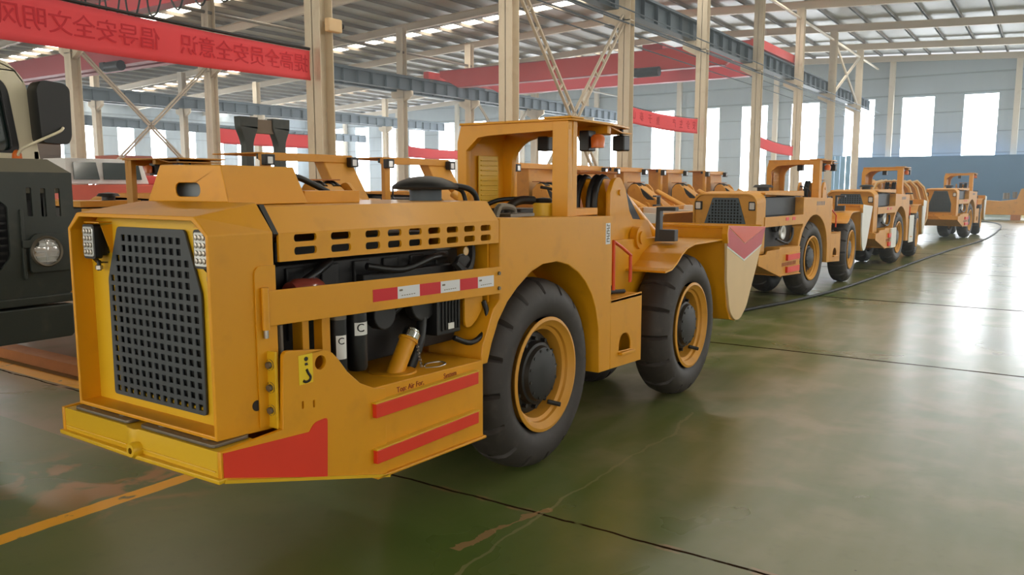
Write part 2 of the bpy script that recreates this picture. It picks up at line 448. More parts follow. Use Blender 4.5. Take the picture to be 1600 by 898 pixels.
# wall posts and rails
for k, px in enumerate([-2.35, -9.75 + 0.2, -13.9 - 3.3, -24.6, -31.8, -39.1, -46.3, -53.6, -60.8]):
    struct(MB().box(px - 0.17, px + 0.17, YW - 0.34, YW, 0, roof_z(px)).build('wall_post', 'column', bevel=0.01))
for zz in (1.0, 2.4, 3.75, 5.1, 6.4, 7.6, 8.8):
    segs = win_x
    if zz in (1.0, 7.6, 8.8):
        struct(MB().box(XL, XR, YW - 0.06, YW, zz - .05, zz + .05).build('wall_rail', 'rail'))
    else:
        edges = [XR] + [e for cx in win_x for e in (cx + .97, cx - .97)] + [XL]
        mb = MB()
        for i in range(0, len(edges), 2): mb.box(edges[i + 1], edges[i], YW - 0.05, YW, zz - .035, zz + .035)
        struct(mb.build('wall_rail', 'rail'))
for zz in (2.6, 4.2, 5.8, 7.6):
    edges = [0.0] + [e for cy in win_y for e in (cy - .77, cy + .77)] + [YW]
    mb = MB()
    if zz > 7: mb.box(XL, XL + .06, 0, YW, zz - .05, zz + .05)
    else:
        for i in range(0, len(edges), 2): mb.box(XL, XL + .05, edges[i], edges[i + 1], zz - .035, zz + .035)
    struct(mb.build('wall_rail', 'rail'))

# ---- roof: sheets, lit strips, rafters, purlins
SKY_Y = [(12.0, 13.0), (24.1, 25.0), (36.2, 37.1), (48.6, 49.6)]
def roof_side(x0, x1, name):
    edges = [YB - .2] + [e for a in SKY_Y for e in a] + [YW + .2]
    mb = MB()
    for i in range(0, len(edges), 2):
        a, c = edges[i], edges[i + 1]
        z0, z1 = roof_z(x0) + .5, roof_z(x1) + .5
        mb.faces([(x0, a, z0), (x1, a, z1), (x1, c, z1), (x0, c, z0), (x0, a, z0 + .06), (x1, a, z1 + .06), (x1, c, z1 + .06), (x0, c, z0 + .06)],
                 [(0, 1, 2, 3), (4, 7, 6, 5), (0, 4, 5, 1), (1, 5, 6, 2), (2, 6, 7, 3), (3, 7, 4, 0)])
    struct(mb.build(name, 'sheet'))
    for a, c in SKY_Y:
        z0, z1 = roof_z(x0) + .53, roof_z(x1) + .53
        struct(MB().faces([(x0, a, z0), (x1, a, z1), (x1, c, z1), (x0, c, z0)], [(0, 1, 2, 3)]).build('skylight', 'skylight'))
roof_side(XL - .2, RIDGE, 'roof_left'); roof_side(RIDGE, XR + .2, 'roof_right')
for yy in A_ROWS[1:] + [59.7]:
    for (xa, xb) in ((XL, RIDGE), (RIDGE, XR)):
        za, zb = roof_z(xa), roof_z(xb); h = 0.32
        mb = MB()
        for (dy, t0, t1) in ((0.11, -.06, -.02), (0.11, h - .02, h), (0.012, -.02, h - .02)):
            mb.faces([(xa, yy - dy, za + t0), (xb, yy - dy, zb + t0), (xb, yy + dy, zb + t0), (xa, yy + dy, za + t0),
                      (xa, yy - dy, za + t1), (xb, yy - dy, zb + t1), (xb, yy + dy, zb + t1), (xa, yy + dy, za + t1)],
                     [(0, 1, 2, 3), (4, 7, 6, 5), (0, 4, 5, 1), (1, 5, 6, 2), (2, 6, 7, 3), (3, 7, 4, 0)])
        struct(mb.build('rafter', 'rafter'))
x = XL + .6
while x < XR - .3:
    z = roof_z(x) + .32
    struct(MB().box(x - .05, x + .05, YB, YW, z, z + .17).box(x - .05, x + .03, YB, YW, z, z + .02).build('purlin', 'purlin'))
    x += 1.45

# ---- columns, crane beams, braces
def column(x, y, z1, w=0.40):
    mb = MB(); t = 0.016
    mb.box(x - w / 2, x + w / 2, y - w / 2 + .03, y - w / 2 + .03 + t, 0, z1)
    mb.box(x - w / 2, x + w / 2, y + w / 2 - .03 - t, y + w / 2 - .03, 0, z1)
    mb.box(x - t / 2, x + t / 2, y - w / 2 + .03, y + w / 2 - .03, 0, z1)
    mb.box(x - w / 2 - .05, x + w / 2 + .05, y - w / 2 - .05, y + w / 2 + .05, 0, 0.03)
    mb.box(x - w / 2, x + w / 2, y - w / 2 + .03, y + w / 2 - .03, 6.3, 6.33)
    return struct(mb.build('steel_column', 'column'))
for y in A_ROWS: column(AX, y, roof_z(AX), 0.36)
for y in B_ROWS: column(BX, y, roof_z(BX), 0.42)
for y in C_ROWS: column(CX, y, roof_z(CX), 0.42)
def runway(x, y0, y1, z0, z1, name='crane_beam'):
    mb = MB()
    mb.box(x - .16, x + .16, y0, y1, z0, z0 + .025).box(x - .18, x + .18, y0, y1, z1 - .03, z1).box(x - .01, x + .01, y0, y1, z0 + .02, z1 - .02)
    y = y0 + .3
    while y < y1:
        mb.box(x - .14, x + .14, y, y + .02, z0 + .02, z1 - .02); y += 1.0
    mb.box(x - .035, x + .035, y0, y1, z1, z1 + .12)
    return struct(mb.build(name, 'girder'))
runway(AX - .42, 1, YW - .6, 6.65, 7.3)
runway(BX + .5, 8, YW - .6, 6.65, 7.3)
runway(BX - .5, 8, YW - .6, 6.65, 7.3)
runway(CX + .5, 8, YW - .6, 6.65, 7.3)
runway(CX - .5, 8, YW - .6, 6.65, 7.3)
runway(-57.5, 8, YW - .6, 5.9, 6.5)
for (x, ys, z, s) in ((AX, A_ROWS, 6.4, -1), (BX, B_ROWS, 6.4, 1), (BX, B_ROWS, 6.4, -1), (CX, C_ROWS, 6.4, 1), (CX, C_ROWS, 6.4, -1)):
    for y in ys:
        mb = MB().plate('Y', [[(x + s * .14, z - .3), (x + s * .7, z), (x + s * .7, z + .25), (x + s * .14, z + .25)]], y - .1, y + .1)
        struct(mb.build('corbel', 'column'))
# conductor rails and eave strut along the near row
for k, (dx, z, r) in enumerate(((0.55, 6.35, .03), (0.75, 6.2, .025), (0.35, 6.12, .02), (0.9, 6.5, .02), (-.2, 6.0, .02))):
    struct(MB().cyl((AX + dx - .6, 6, z), (AX + dx - .6, YW, z), r, 6).build('conductor_rail', 'girder'))
struct(MB().cyl((AX, 2, 9.45), (AX, YW, 9.45), .06, 8).build('eave_strut', 'column'))
struct(MB().cyl((BX, 8, 8.7), (BX, YW, 8.7), .07, 8).build('eave_strut', 'purlin'))
def brace(x, y0, z0, y1, z1, w=.09, lattice=False, m='rafter'):
    a, b = Vector((x, y0, z0)), Vector((x, y1, z1)); d = (b - a); L = d.length; dn = d.normalized()
    side = Vector((1, 0, 0)); up = dn.cross(side)
    mb = MB()
    rot = Matrix((side, dn, up)).transposed()
    if lattice:
        for s in (-1, 1): mb.obox((a + b) / 2 + up * s * .11, (.07, L, .05), rot)
        k = .3
        while k < L - .2:
            mb.obox(a + dn * k, (.05, .05, .22), rot); k += .55
    else:
        for s in (-1, 1): mb.obox((a + b) / 2 + up * s * .05, (.08, L, .05), rot)
    struct(mb.build('cross_brace', m))
brace(AX, 15.75, 6.35, 21.3, .4, lattice=True)
brace(AX, 15.75, .4, 21.3, 6.35, lattice=True)
brace(BX, 15.9, 6.5, 21.2, 1.4); brace(BX, 15.9, 1.4, 21.2, 6.5)
brace(AX, 47.1, 6.6, 53.7, 9.4); brace(AX, 47.1, 9.4, 53.7, 6.6)
brace(BX, 39.4, 7.2, 46.3, 1.0); brace(BX, 39.4, 1.0, 46.3, 7.2)
# ================================================================ loaders
LX, LY = -2.81, 3.91          # middle of the machine, rear axle
def mir(x): return 2 * LX - x

def wheel(root, xo, y, side, detail=True):
    """xo: outer face; side +1 = right"""
    R, Wd, cz = 0.56, 0.30, 0.56
    n = 16 * 8
    prof = [(-.035, .335), (-.012, .36), (0, .42), (-.006, .478), (-.03, .518), (-.055, .541), (-.10, .556), (-.15, .56), (-.20, .556), (-.245, .541), (-.27, .518), (-.294, .478), (-.30, .42), (-.288, .36), (-.265, .335)]
    vs, fs = [], []; L = len(prof)
    for k in range(n):
        a = 2 * PI * k / n + .05; notch = k % 8 == 0
        for j, (h, r) in enumerate(prof):
            rr = r
            if notch and j in (4, 5, 6, 8, 9, 10): rr = r - .028
            if notch and j in (3, 11): rr = r - .006
            h2 = h + (-.012 if notch and j == 4 else .012 if notch and j == 10 else 0)
            if notch: aa = a
            else: aa = a + (2 * PI / n) * (0.32 if k % 8 == 7 else -0.32 if k % 8 == 1 else 0)
            vs.append((xo + side * h2, y + rr * math.cos(aa), cz + rr * math.sin(aa)))
    for k in range(n):
        k2 = (k + 1) % n
        for j in range(L - 1): fs.append((k * L + j, k2 * L + j, k2 * L + j + 1, k * L + j + 1))
    ty = MB().faces(vs, fs).build('tyre', 'rubber', root, smooth=38)
    rim = MB().lathe([(xo + side * h, r) for h, r in ((-.30, .30), (-.05, .30), (-.015, .325), (-.004, .338), (.0, .335), (.004, .318), (-.012, .305), (-.028, .285), (-.045, .282), (-.055, .262), (-.13, .25), (-.135, .06))], (0, y, cz), 'X', 56)
    rim = rim.build('rim', 'orange', ty, smooth=35)
    if detail:
        h = MB().lathe([(xo + side * a, r) for a, r in ((-.128, .248), (-.11, .235), (-.10, .19), (-.06, .18), (-.055, .165), (-.03, .155), (-.02, .12), (-.018, .0001))], (0, y, cz), 'X', 36)
        for k in range(12):
            a = 2 * PI * k / 12
            c = (y + .205 * math.cos(a), cz + .205 * math.sin(a))
            h.cyl((xo - side * .13, *c), (xo - side * .075, *c), .013, 6)
            c = (y + .14 * math.cos(a + .2), cz + .14 * math.sin(a + .2))
            h.cyl((xo - side * .05, *c), (xo - side * .022, *c), .010, 6)
        h.build('hub', 'hub', ty, smooth=35)
        if detail == 2:
            MB().cyl((xo - side * .07, y + .12, cz - .20), (xo - side * .01, y + .17, cz - .22), .014, 8).build('valve', 'hub', ty)
    return ty

def oct_ring(y, xl, xr, zb, zc, zt, ch, rnd=False):
    if rnd:
        r = .13
        pts = arc(xr - r, zt - r, r, 0, 90, 6) + arc(xl + r, zt - r, r, 90, 180, 6) + [(xl, zb), (xr, zb)]
    else:
        pts = [(xr, zc), (xr - ch, zt), (xl + ch, zt), (xl, zc), (xl, zb), (xr, zb)]
    return [(p[0], y, p[1]) for p in pts]

def work_lamp(root, x, y, z, ry, name='work_lamp'):
    """square flood lamp with a grid of small lenses, facing -Y"""
    w, h = .082, .135
    b = MB().plate('Y', [rrect(x, z, w, h, .012)], y, y + .03).plate('Y', [rrect(x, z, w * .8, h * .85, .01)], y + .03, y + .055)
    for k in range(4): b.box(x - w * .35, x + w * .35, y + .055, y + .07, z - h * .36 + k * .028, z - h * .36 + k * .028 + .008)
    lamp = b.build(name, 'black', root, bevel=.003)
    MB().plate('Y', [rrect(x, z, w * .80, h * .86, .008)], y - .004, y + .004).build('lens', 'lens', lamp)
    led = MB()
    for i in range(3):
        for j in range(4): led.lathe([(y - .004, .0105), (y - .008, .009), (y - .0095, .0001)], (x + (i - 1) * .021, 0, z + (j - 1.5) * .027), 'Y', 10)
    led.build('reflector', 'steel', lamp, smooth=40)
    MB().strip([(y + .02, z - h / 2 - .004), (y + .035, z - h / 2 - .02), (y + .06, z - h / 2 - .02)], .004, x - .02, x + .02).cyl((x, y + .035, z - h / 2 - .05), (x, y + .035, z - h / 2 - .01), .008, 8).build('bracket', 'black', lamp)
    MB().cyl((x, y + .035, z - h / 2 - .045), (x, y + .035, z - h / 2 - .03), .015, 6).build('bolt', 'steel', lamp)
    return lamp

def loader(style, label, group=None):
    global ORG
    A = style == 'A'
    ORG = Vector((LX, LY, 0))
    root = empty('underground_loader', (LX, LY, 0), label, 'loader', group)
    Y1 = 'yellow' if A else 'orange'; Y2 = 'lemon' if A else 'orange'  # row and bay loaders: same yellow, the haze's tan cast put into the colour
    XR_, XL_ = -2.36, mir(-2.36)
    # ---------------- rear bumper
    b = MB().plate('Z', [[(mir(-2.311), 1.635), (-2.86, 1.635), (-2.845, 1.625), (-2.79, 1.625), (-2.775, 1.635), (-2.311, 1.635), (-2.311, 1.80), (mir(-2.311), 1.80)]], .657, .748)
    b.plate('Z', [[(mir(-2.29), 1.620), (-2.80, 1.610), (-2.285, 1.620), (-2.311, 1.80), (mir(-2.311), 1.80)]], .640, .657)
    b.box(mir(-2.32), -2.86, 1.630, 1.64, .672, .678).box(-2.77, -2.32, 1.630, 1.64, .672, .678)
    bump = b.build('bumper', Y2, root, bevel=.004)
    MB().lathe([(1.600, .012), (1.600, .024), (1.612, .030), (1.64, .030)], (-2.785, 0, .672), 'Y', 16).build('tow_eye', Y2, bump, smooth=40)
    for (x0, x1) in ((-3.25, -2.87), (-2.79, -2.345)):
        pl = MB().plate('Z', [rpoly([(x0, 1.645), (x1, 1.645), (x1, 1.80), (x0, 1.80)], .02)], .750, .762).build('mounting_plate', 'dull' if A else Y1, root, bevel=.002)
        for bx in (x0 + .09, x1 - .09): MB().cyl((bx, 1.69, .762), (bx, 1.69, .774), .014, 6).cyl((bx, 1.69, .762), (bx, 1.69, .766), .022, 12).build('bolt', 'dull', pl)
    # ---------------- side plates with the raked lower edge
    prof = [(1.634, .642), (2.45, .418), (2.45, .80), (2.386, .814), (2.301, .854), (2.232, .915), (2.185, .975), (2.155, 1.005), (2.118, 1.025, .03), (1.917, 1.053, .03), (1.903, .762), (1.634, .750)]
    if not A: prof = [(1.641, .62), (2.45, .40), (2.45, .79), (1.93, .79), (1.903, .752), (1.647, .74)]
    for s, xp in ((1, -2.30), (-1, mir(-2.30))):
        holes = [circle(2.093, .978, .028, 20)] if (A and s > 0) else []
        if A and s > 0: holes += [rrect(2.0, .832, .010, .030, .004, 3), rrect(2.055, .825, .010, .030, .004, 3)]
        sp = MB().plate('X', [rpoly(prof, 0)] + holes, xp - .010, xp + .010).build('side_plate', Y1, root, bevel=.003)
        if A and s > 0:
            MB().plate('X', [rpoly([(1.642, .660), (1.642, .745), (2.024, .722), (2.052, .752, .02), (2.117, .757, .015), (2.108, .520)], 0)], xp + .010, xp + .014).build('red_panel', 'red', sp)
            MB().strip([(1.640, .640), (2.46, .410)], .012, xp - .01, xp + .018).build('lower_lip', Y2, sp)
            # sticker with a lifting hook sign
            st = MB().plate('X', [rrect(2.018, .967, .068, .112, .003)], xp + .010, xp + .0118).build('hook_sticker', 'decal_yellow', sp)
            hk = MB().tube([(xp + .012, 2.020, .966), (xp + .012, 2.028, .95), (xp + .012, 2.038, .934), (xp + .012, 2.032, .921), (xp + .012, 2.016, .918), (xp + .012, 2.003, .925)], .0055, 6)
            hk.cyl((xp + .011, 2.019, 1.006), (xp + .0145, 2.019, 1.006), .0085, 10).cyl((xp + .011, 2.019, .990), (xp + .0145, 2.019, .982), .006, 10)
            hk.build('hook_sign', 'ink', st)
            fl = MB().box(-2.372, xp - .009, 1.893, 1.905, .762, 1.05).build('bolt_flange', Y2, root, bevel=.003)
            for zz in (.83, .915, 1.0):
                MB().cyl((-2.338, 1.893, zz), (-2.338, 1.880, zz), .013, 6).lathe([(1.890, .021), (1.893, .021)], (-2.338, 0, zz), 'Y', 12).build('bolt', 'dull', fl)
    # belly under the tail
    MB().strip([(3.16, .41), (2.45, .43), (1.66, .655)], .012, mir(-2.31), -2.31).build('belly_plate', Y1, root)
    # ---------------- cowl around the radiator
    if A:
        rs = [oct_ring(1.672, mir(XR_), XR_, .764, 1.483, 1.545, .073), oct_ring(1.946, mir(XR_), XR_, .75, 1.481, 1.588, .088),
              oct_ring(1.946, mir(XR_) + .016, XR_ - .016, .766, 1.475, 1.572, .085), oct_ring(1.755, mir(XR_) + .016, XR_ - .016, .780, 1.476, 1.535, .075), oct_ring(1.672, mir(XR_) + .016, XR_ - .016, .780, 1.476, 1.529, .073)]
        rs = [rs[2], rs[1], rs[0], rs[4], rs[3]]
        cowl = MB().rings(rs, False, False).build('cowl', Y1, root, bevel=.004)
        pan_out = [(p[0], p[2]) for p in oct_ring(0, mir(XR_) + .014, XR_ - .014, .776, 1.478, 1.536, .075)]
    else:
        rs = [oct_ring(1.69, mir(XR_), XR_, .75, 0, 1.545, 0, True), oct_ring(1.99, mir(XR_), XR_, .75, 0, 1.575, 0, True),
              oct_ring(1.99, mir(XR_) + .02, XR_ - .02, .77, 0, 1.555, 0, True), oct_ring(1.73, mir(XR_) + .02, XR_ - .02, .77, 0, 1.525, 0, True), oct_ring(1.69, mir(XR_) + .02, XR_ - .02, .77, 0, 1.525, 0, True)]
        rs = [rs[2], rs[1], rs[0], rs[4], rs[3]]
        cowl = MB().rings(rs, False, False).build('cowl', Y1, root, bevel=.004)
        pan_out = [(p[0], p[2]) for p in oct_ring(0, mir(XR_) + .018, XR_ - .018, .768, 0, 1.527, 0, True)]
    yp = 1.755 if A else 1.735
    go = [(-3.025, 1.492), (-2.595, 1.492), (-2.512, 1.262), (-2.515, .815), (-3.112, .815), (-3.108, 1.285)]
    if not A: go = [(-2.99, 1.49), (-2.63, 1.49), (-2.51, 1.12), (-2.51, .86), (-3.11, .86), (-3.11, 1.12)]
    gc = (sum(p[0] for p in go) / 6, sum(p[1] for p in go) / 6)
    hole = [(gc[0] + (p[0] - gc[0]) * .94, gc[1] + (p[1] - gc[1]) * .94) for p in go]
    MB().plate('Y', [pan_out, hole], yp, yp + .012).build('face_panel', Y2 if A else Y1, root, bevel=.002)
    # grille with square holes
    def inside(x, z, mrg):
        c = True
        for i in range(len(go)):
            a, d = Vector(go[i]), Vector(go[(i + 1) % len(go)])
            e = d - a; k = (e.x * (z - a.y) - e.y * (x - a.x)) / e.length
            if -k < mrg: c = False
        return c
    hs = []
    px, pz, hw, hh = (.0445, .0405, .0135, .0125)
    for j in range(17):
        for i in range(-7, 8):
            cx, cz = gc[0] + (i + .0) * px, .842 + j * pz
            if all(inside(cx + a * hw, cz + d * hh, .008) for a in (-1, 1) for d in (-1, 1)): hs.append([(cx - hw, cz - hh), (cx + hw, cz - hh), (cx + hw, cz + hh), (cx - hw, cz + hh)])
    MB().plate('Y', [rpoly([(*p, .015) for p in go], .015)] + hs, yp - .014, yp - .004).build('grille', 'grille' if A else 'girder', root)
    MB().box(-3.16, -2.46, yp + .03, yp + .09, .80, 1.50).build('radiator', 'core', root)
    # lamps
    if A:
        for lx in (-3.142, -2.425):
            work_lamp(root, lx, 1.690, 1.432, 0)
            g = MB().plate('X', [[(1.71, 1.495), (1.755, 1.50), (1.755, 1.39), (1.745, 1.385)]], *((lx + .055, lx + .059) if lx < LX else (lx - .059, lx - .055))).box(lx - .056 if lx > LX else lx - .05, lx + .058 if lx < LX else lx - .02, 1.702, 1.755, 1.505, 1.509)
            g.build('lamp_shield', Y1, root)
    else:
        for lx in (-3.19, -2.43):
            lo = MB().plate('Y', [rrect(lx, 1.385, .095, .115, .01)], yp - .03, yp).build('headlamp', 'black', root)
            MB().plate('Y', [rrect(lx, 1.385, .066, .085, .01)], yp - .036, yp - .03).build('lens', 'lens', lo)
    # ---------------- hood
    if A:
        hood = MB().strip([(-2.362, 1.474), (-2.437, 1.572), (mir(-2.437), 1.572), (mir(-2.362), 1.474), (mir(-2.362), 1.372)], .012, 1.972, 3.39, 'Y')
        slots = []
        ctr = [(2.10, .112), (2.285, .108)] + [(a, .087) for a in (2.467, 2.602, 2.738, 2.871, 3.006, 3.141, 3.276)]
        for k, (c, w) in enumerate(ctr):
            zc = 1.4545 - (c - 2.1) * .0125
            slots += [rrect(c, zc, w, .029, .012), rrect(c, zc - .049, w, .030, .012)]
        hood.plate('X', [[(1.972, 1.370), (3.39, 1.358), (3.39, 1.474), (1.972, 1.476)]] + slots, XR_ - .012, XR_)
        hood.build('hood', Y1, root, bevel=.002)
        MB().strip([(-2.36, 1.474), (-2.437, 1.58), (mir(-2.437), 1.58), (mir(-2.36), 1.474), (mir(-2.36), .8)], .05, 1.95, 1.972, 'Y').build('hood_gap_strip', 'black', root)  # black strip fills the gap between cowl and hood
    else:
        MB().rings([[(-2.36, 1.96, 1.53), (-2.36, 1.96, 1.56), (mir(-2.36), 1.96, 1.56), (mir(-2.36), 1.96, 1.53)], [(-2.36, 3.39, 1.50), (-2.36, 3.39, 1.575), (mir(-2.36), 3.39, 1.575), (mir(-2.36), 3.39, 1.50)]]).box(mir(-2.36), mir(-2.36) + .015, 1.98, 3.39, .8, 1.52).build('hood', Y1, root, bevel=.004)
    # ---------------- engine bay
    eng = MB().box(-3.1, -2.56, 2.10, 3.30, .85, 1.33).box(-3.0, -2.66, 2.2, 3.2, 1.33, 1.42)
    for k in range(6): eng.box(-2.56, -2.545, 2.16 + k * .19, 2.26 + k * .19, 1.02, 1.32)
    eng.box(-2.60, -2.50, 2.55, 3.2, 1.16, 1.26).cyl((-2.5, 2.62, 1.08), (-2.44, 2.62, 1.08), .07, 20).cyl((-2.5, 2.9, 1.10), (-2.45, 2.9, 1.10), .09, 20)
    if not A: eng.box(-3.12, -2.47, 2.03, 3.36, 1.24, 1.49).box(-3.12, -2.50, 2.03, 3.36, .80, 1.24)
    eng = eng.build('engine', 'dark', root, bevel=.006)
    if A:
        MB().box(-3.2, -2.42, 3.37, 3.385, .78, 1.45).build('bulkhead', Y1, root)
        pm = MB()
        pm.tube([(-2.50, 2.05, 1.12), (-2.46, 2.12, 1.24), (-2.47, 2.25, 1.30), (-2.55, 2.4, 1.33)], .018)
        pm.tube([(-2.50, 2.7, 1.05), (-2.45, 2.8, 1.13), (-2.47, 2.95, 1.16), (-2.55, 3.0, 1.2)], .014)
        pm.tube([(-2.46, 2.8, .80), (-2.45, 2.86, .92), (-2.48, 2.92, 1.04), (-2.52, 3.0, 1.1)], .026)
        pm.tube([(-2.48, 2.55, 1.3), (-2.45, 2.75, 1.27), (-2.46, 2.98, 1.31), (-2.52, 3.15, 1.30)], .016)
        pm.build('engine_hose', 'black', eng, smooth=50)
        MB().lathe([(0, .0001), (0, .05), (.03, .062), (.12, .062), (.15, .05), (.16, .0001)], (-2.46, 2.10, 1.225), 'Y', 20).build('air_intake_cap', 'foil', root, smooth=40)
        for (yy, zb, zt, r, up) in ((2.33, .87, 1.10, .036, .055), (2.44, .865, 1.13, .043, .05)):
            f = MB().lathe([(zb, .0001), (zb, r * .9), (zb + .012, r), (zt, r), (zt + .008, r * .8), (zt + .012, .0001)], (-2.44, yy, 0), 'Z', 24).build('fuel_filter', 'black', root, smooth=40)
            MB().lathe([(zt, r * 1.02), (zt + up, r * 1.05), (zt + up, .0001)], (-2.44, yy, 0), 'Z', 24).build('filter_head', 'dull', f, smooth=40)
            zl0, zl1 = (.935, 1.035) if yy < 2.4 else (1.02, 1.075)
            lab = MB().lathe([(zl0, r + .001), (zl1, r + .001)], (-2.44, yy, 0), 'Z', 12, -1.0, .35 if yy < 2.4 else .8).build('filter_label', 'white', f, smooth=40)
            tm = MB().mesh(text_mesh('C', .040 if yy < 2.4 else .05, .002), Matrix.Translation((-2.44 + (r + .002) * math.cos(-.42), yy + (r + .002) * math.sin(-.42), zl1 - .024)) @ Matrix.Rotation(PI / 2 - .42, 4, 'Z') @ Matrix.Rotation(PI / 2, 4, 'X'))
            tm.build('label_mark', 'ink', lab)
        # fuel filler
        t = Vector((0, .105, .155)).normalized()
        p0 = Vector((-2.44, 2.665, .79)); p1 = p0 + t * .19
        fl = MB().cyl(p0, p1, .040, 24).cyl(p1 - t * .012, p1, .047, 24).build('filler_neck', Y1, root, smooth=40)
        MB().cyl(p1, p1 + t * .035, .046, 24).cyl(p1 + t * .035, p1 + t * .048, .038, 24).build('filler_cap', 'chrome', fl, bevel=.004, smooth=40)
        MB().lathe([(.79, .11), (.808, .11), (.812, .105), (.812, .0001)], (-2.46, 2.68, 0), 'Z', 32).build('filler_flange', Y1, root, smooth=30)
        ch = MB()
        for k in range(9): ch.lathe([(0, .006), (.004, .008), (.008, .006)], (-2.42, 2.80 + k * .004, .935 - k * .016), 'X' if k % 2 else 'Y', 8)
        ch.tube([(-2.40, 2.84, .80), (-2.37, 2.90, .797), (-2.39, 2.98, .797), (-2.44, 2.99, .797), (-2.46, 2.92, .797), (-2.42, 2.86, .80)], .005)
        ch.build('cap_chain', 'steel', fl)
        eb = MB().box(-2.50, -2.42, 2.96, 3.14, .93, 1.12)
        for k in range(6): eb.box(-2.422, -2.41, 2.99 + k * .025, 3.0 + k * .025, .95, 1.10)
        eb = eb.build('control_unit', 'black', root, bevel=.006)
        MB().box(-2.412, -2.409, 3.03, 3.075, .955, .985).build('unit_label', 'white', eb)
        MB().plate('X', [rpoly([(3.17, 1.10), (3.32, 1.10), (3.32, 1.02), (3.27, .97), (3.22, .94), (3.18, .94), (3.17, .98)], .02)], -2.43, -2.415).build('hook_bracket', Y1, root, bevel=.002)
        MB().tube([(-2.43, 3.10, .90), (-2.40, 3.20, .862), (-2.39, 3.30, .905), (-2.395, 3.335, .99), (-2.41, 3.32, 1.06)], .014).build('bay_hose', 'black', root, smooth=50)
        pn = MB().cyl((-2.43, 2.02, .82), (-2.43, 2.02, 1.12), .012, 10).cyl((-2.43, 2.02, .95), (-2.43, 2.02, 1.01), .02, 10)
        pn.build('dipstick', 'dull', root)
        MB().box(-2.50, -2.44, 2.14, 2.175, .82, 1.15).box(-2.47, -2.42, 2.225, 2.27, .90, 1.14).build('engine_mount', Y1, root, bevel=.003)
        rd = MB().cyl((-2.46, 3.20, 1.25), (-2.44, 3.20, 1.25), .06, 18).tube([(-2.45, 3.14, 1.27), (-2.43, 3.2, 1.22), (-2.45, 3.27, 1.27), (-2.47, 3.3, 1.34)], .022)
        rd.build('belt_pulley', 'dark', root, smooth=40)
        MB().lathe([(-2.435, .0001), (-2.435, .02), (-2.43, .022)], (0, 3.205, 1.325), 'X', 14).build('end_cap', 'cream', root)
        # cowl side hinge plate
        hp = MB().plate('X', [rpoly([(1.852, .77), (1.852, 1.366, .04), (1.946, 1.362), (1.946, .77)], 0)], XR_, XR_ + .007).build('hinge_plate', Y1, root, bevel=.002)
        MB().cyl((XR_ + .018, 1.885, 1.13), (XR_ + .018, 1.885, 1.285), .014, 14).box(XR_ + .006, XR_ + .02, 1.885, 1.95, 1.15, 1.27).build('hinge_barrel', Y1, hp, smooth=40)
        MB().cyl((XR_ + .018, 1.885, 1.10), (XR_ + .018, 1.885, 1.13), .009, 10).build('hinge_pin', 'steel', hp)
        MB().cyl((XR_ - .01, 1.845, .855), (XR_ + .002, 1.845, .855), .02, 18).build('access_plug', 'ink', root)
        # guard rail with reflective tape
        xb = XR_ + .022
        g = MB().plate('X', [[(1.90, 1.272), (3.385, 1.237), (3.385, 1.098), (1.90, 1.142)]], xb - .010, xb).build('guard_rail', Y1, root, bevel=.002)
        ys = [2.436, 2.588, 2.735, 2.884, 3.03, 3.175, 3.312]
        zt = lambda y: 1.218 - (y - 2.44) * .0216; zb_ = lambda y: 1.166 - (y - 2.44) * .026
        for k in range(6):
            tp = MB().plate('X', [[(ys[k], zb_(ys[k])), (ys[k + 1], zb_(ys[k + 1])), (ys[k + 1], zt(ys[k + 1])), (ys[k], zt(ys[k]))]], xb, xb + .0015)
            tp = tp.build('reflective_tape', 'decal_red' if k % 2 == 0 else 'decal_white', g)
            if k % 2:
                mk = MB()
                mk.plate('X', [rrect(ys[k] + .022, zb_(ys[k]) + .036, .022, .008, .003)], xb + .001, xb + .0022)
                for q in range(6): mk.plate('X', [rrect(ys[k] + .03 + q * .016, zb_(ys[k]) + .012, .010, .0035, .001)], xb + .001, xb + .0022)
                mk.build('tape_print', 'dull', tp)
        for zz in (1.205, 1.128): MB().cyl((xb, 3.355, zz), (xb + .010, 3.355, zz), .010, 6).build('bolt', 'dull', g)
    else:
        xb = XR_ + .01
        g = MB().box(xb - .012, xb, 1.96, 3.39, 1.10, 1.235).build('guard_rail', Y1, root, bevel=.003)
        for yy in (2.75, 3.0): MB().plate('X', [rrect(yy, 1.19, .11, .045, .01)], xb, xb + .004).build('marker', 'red', g)
        MB().lathe([(-2.42, .0001), (-2.40, .06), (-2.40, .10), (-2.42, .115)], (0, 2.75, 1.0), 'X', 24).build('exhaust_elbow', 'steel', eng, smooth=40)
        MB().tube([(-2.40, 2.5, .92), (-2.37, 2.8, .85), (-2.37, 3.0, .92), (-2.40, 3.1, 1.05)], .018).build('bay_hose', 'black', root)
    # ---------------- step box
    xs = -2.30
    stp = MB().plate('X', [[(2.386, .425), (3.164, .399), (3.166, .791), (2.386, .814)]], -2.80, xs)
    stp.strip([(2.386, .420), (3.17, .394)], .014, -2.81, xs + .018)
    stp = stp.build('step_box', Y1, root, bevel=.005)
    for (z0, z1) in ((.694, .752), (.497, .553)) if A else ((.62, .70), (.45, .53)):
        sb = MB().box(xs, xs + .032, 2.37 if A else 2.62, 3.085, z0 - .002, z1).build('step_bar', 'red', stp, bevel=.003)
        MB().box(xs, xs + .034, 2.365 if A else 2.615, 3.09, z1, z1 + .007).build('step_bar_cap', Y2, sb, bevel=.002)
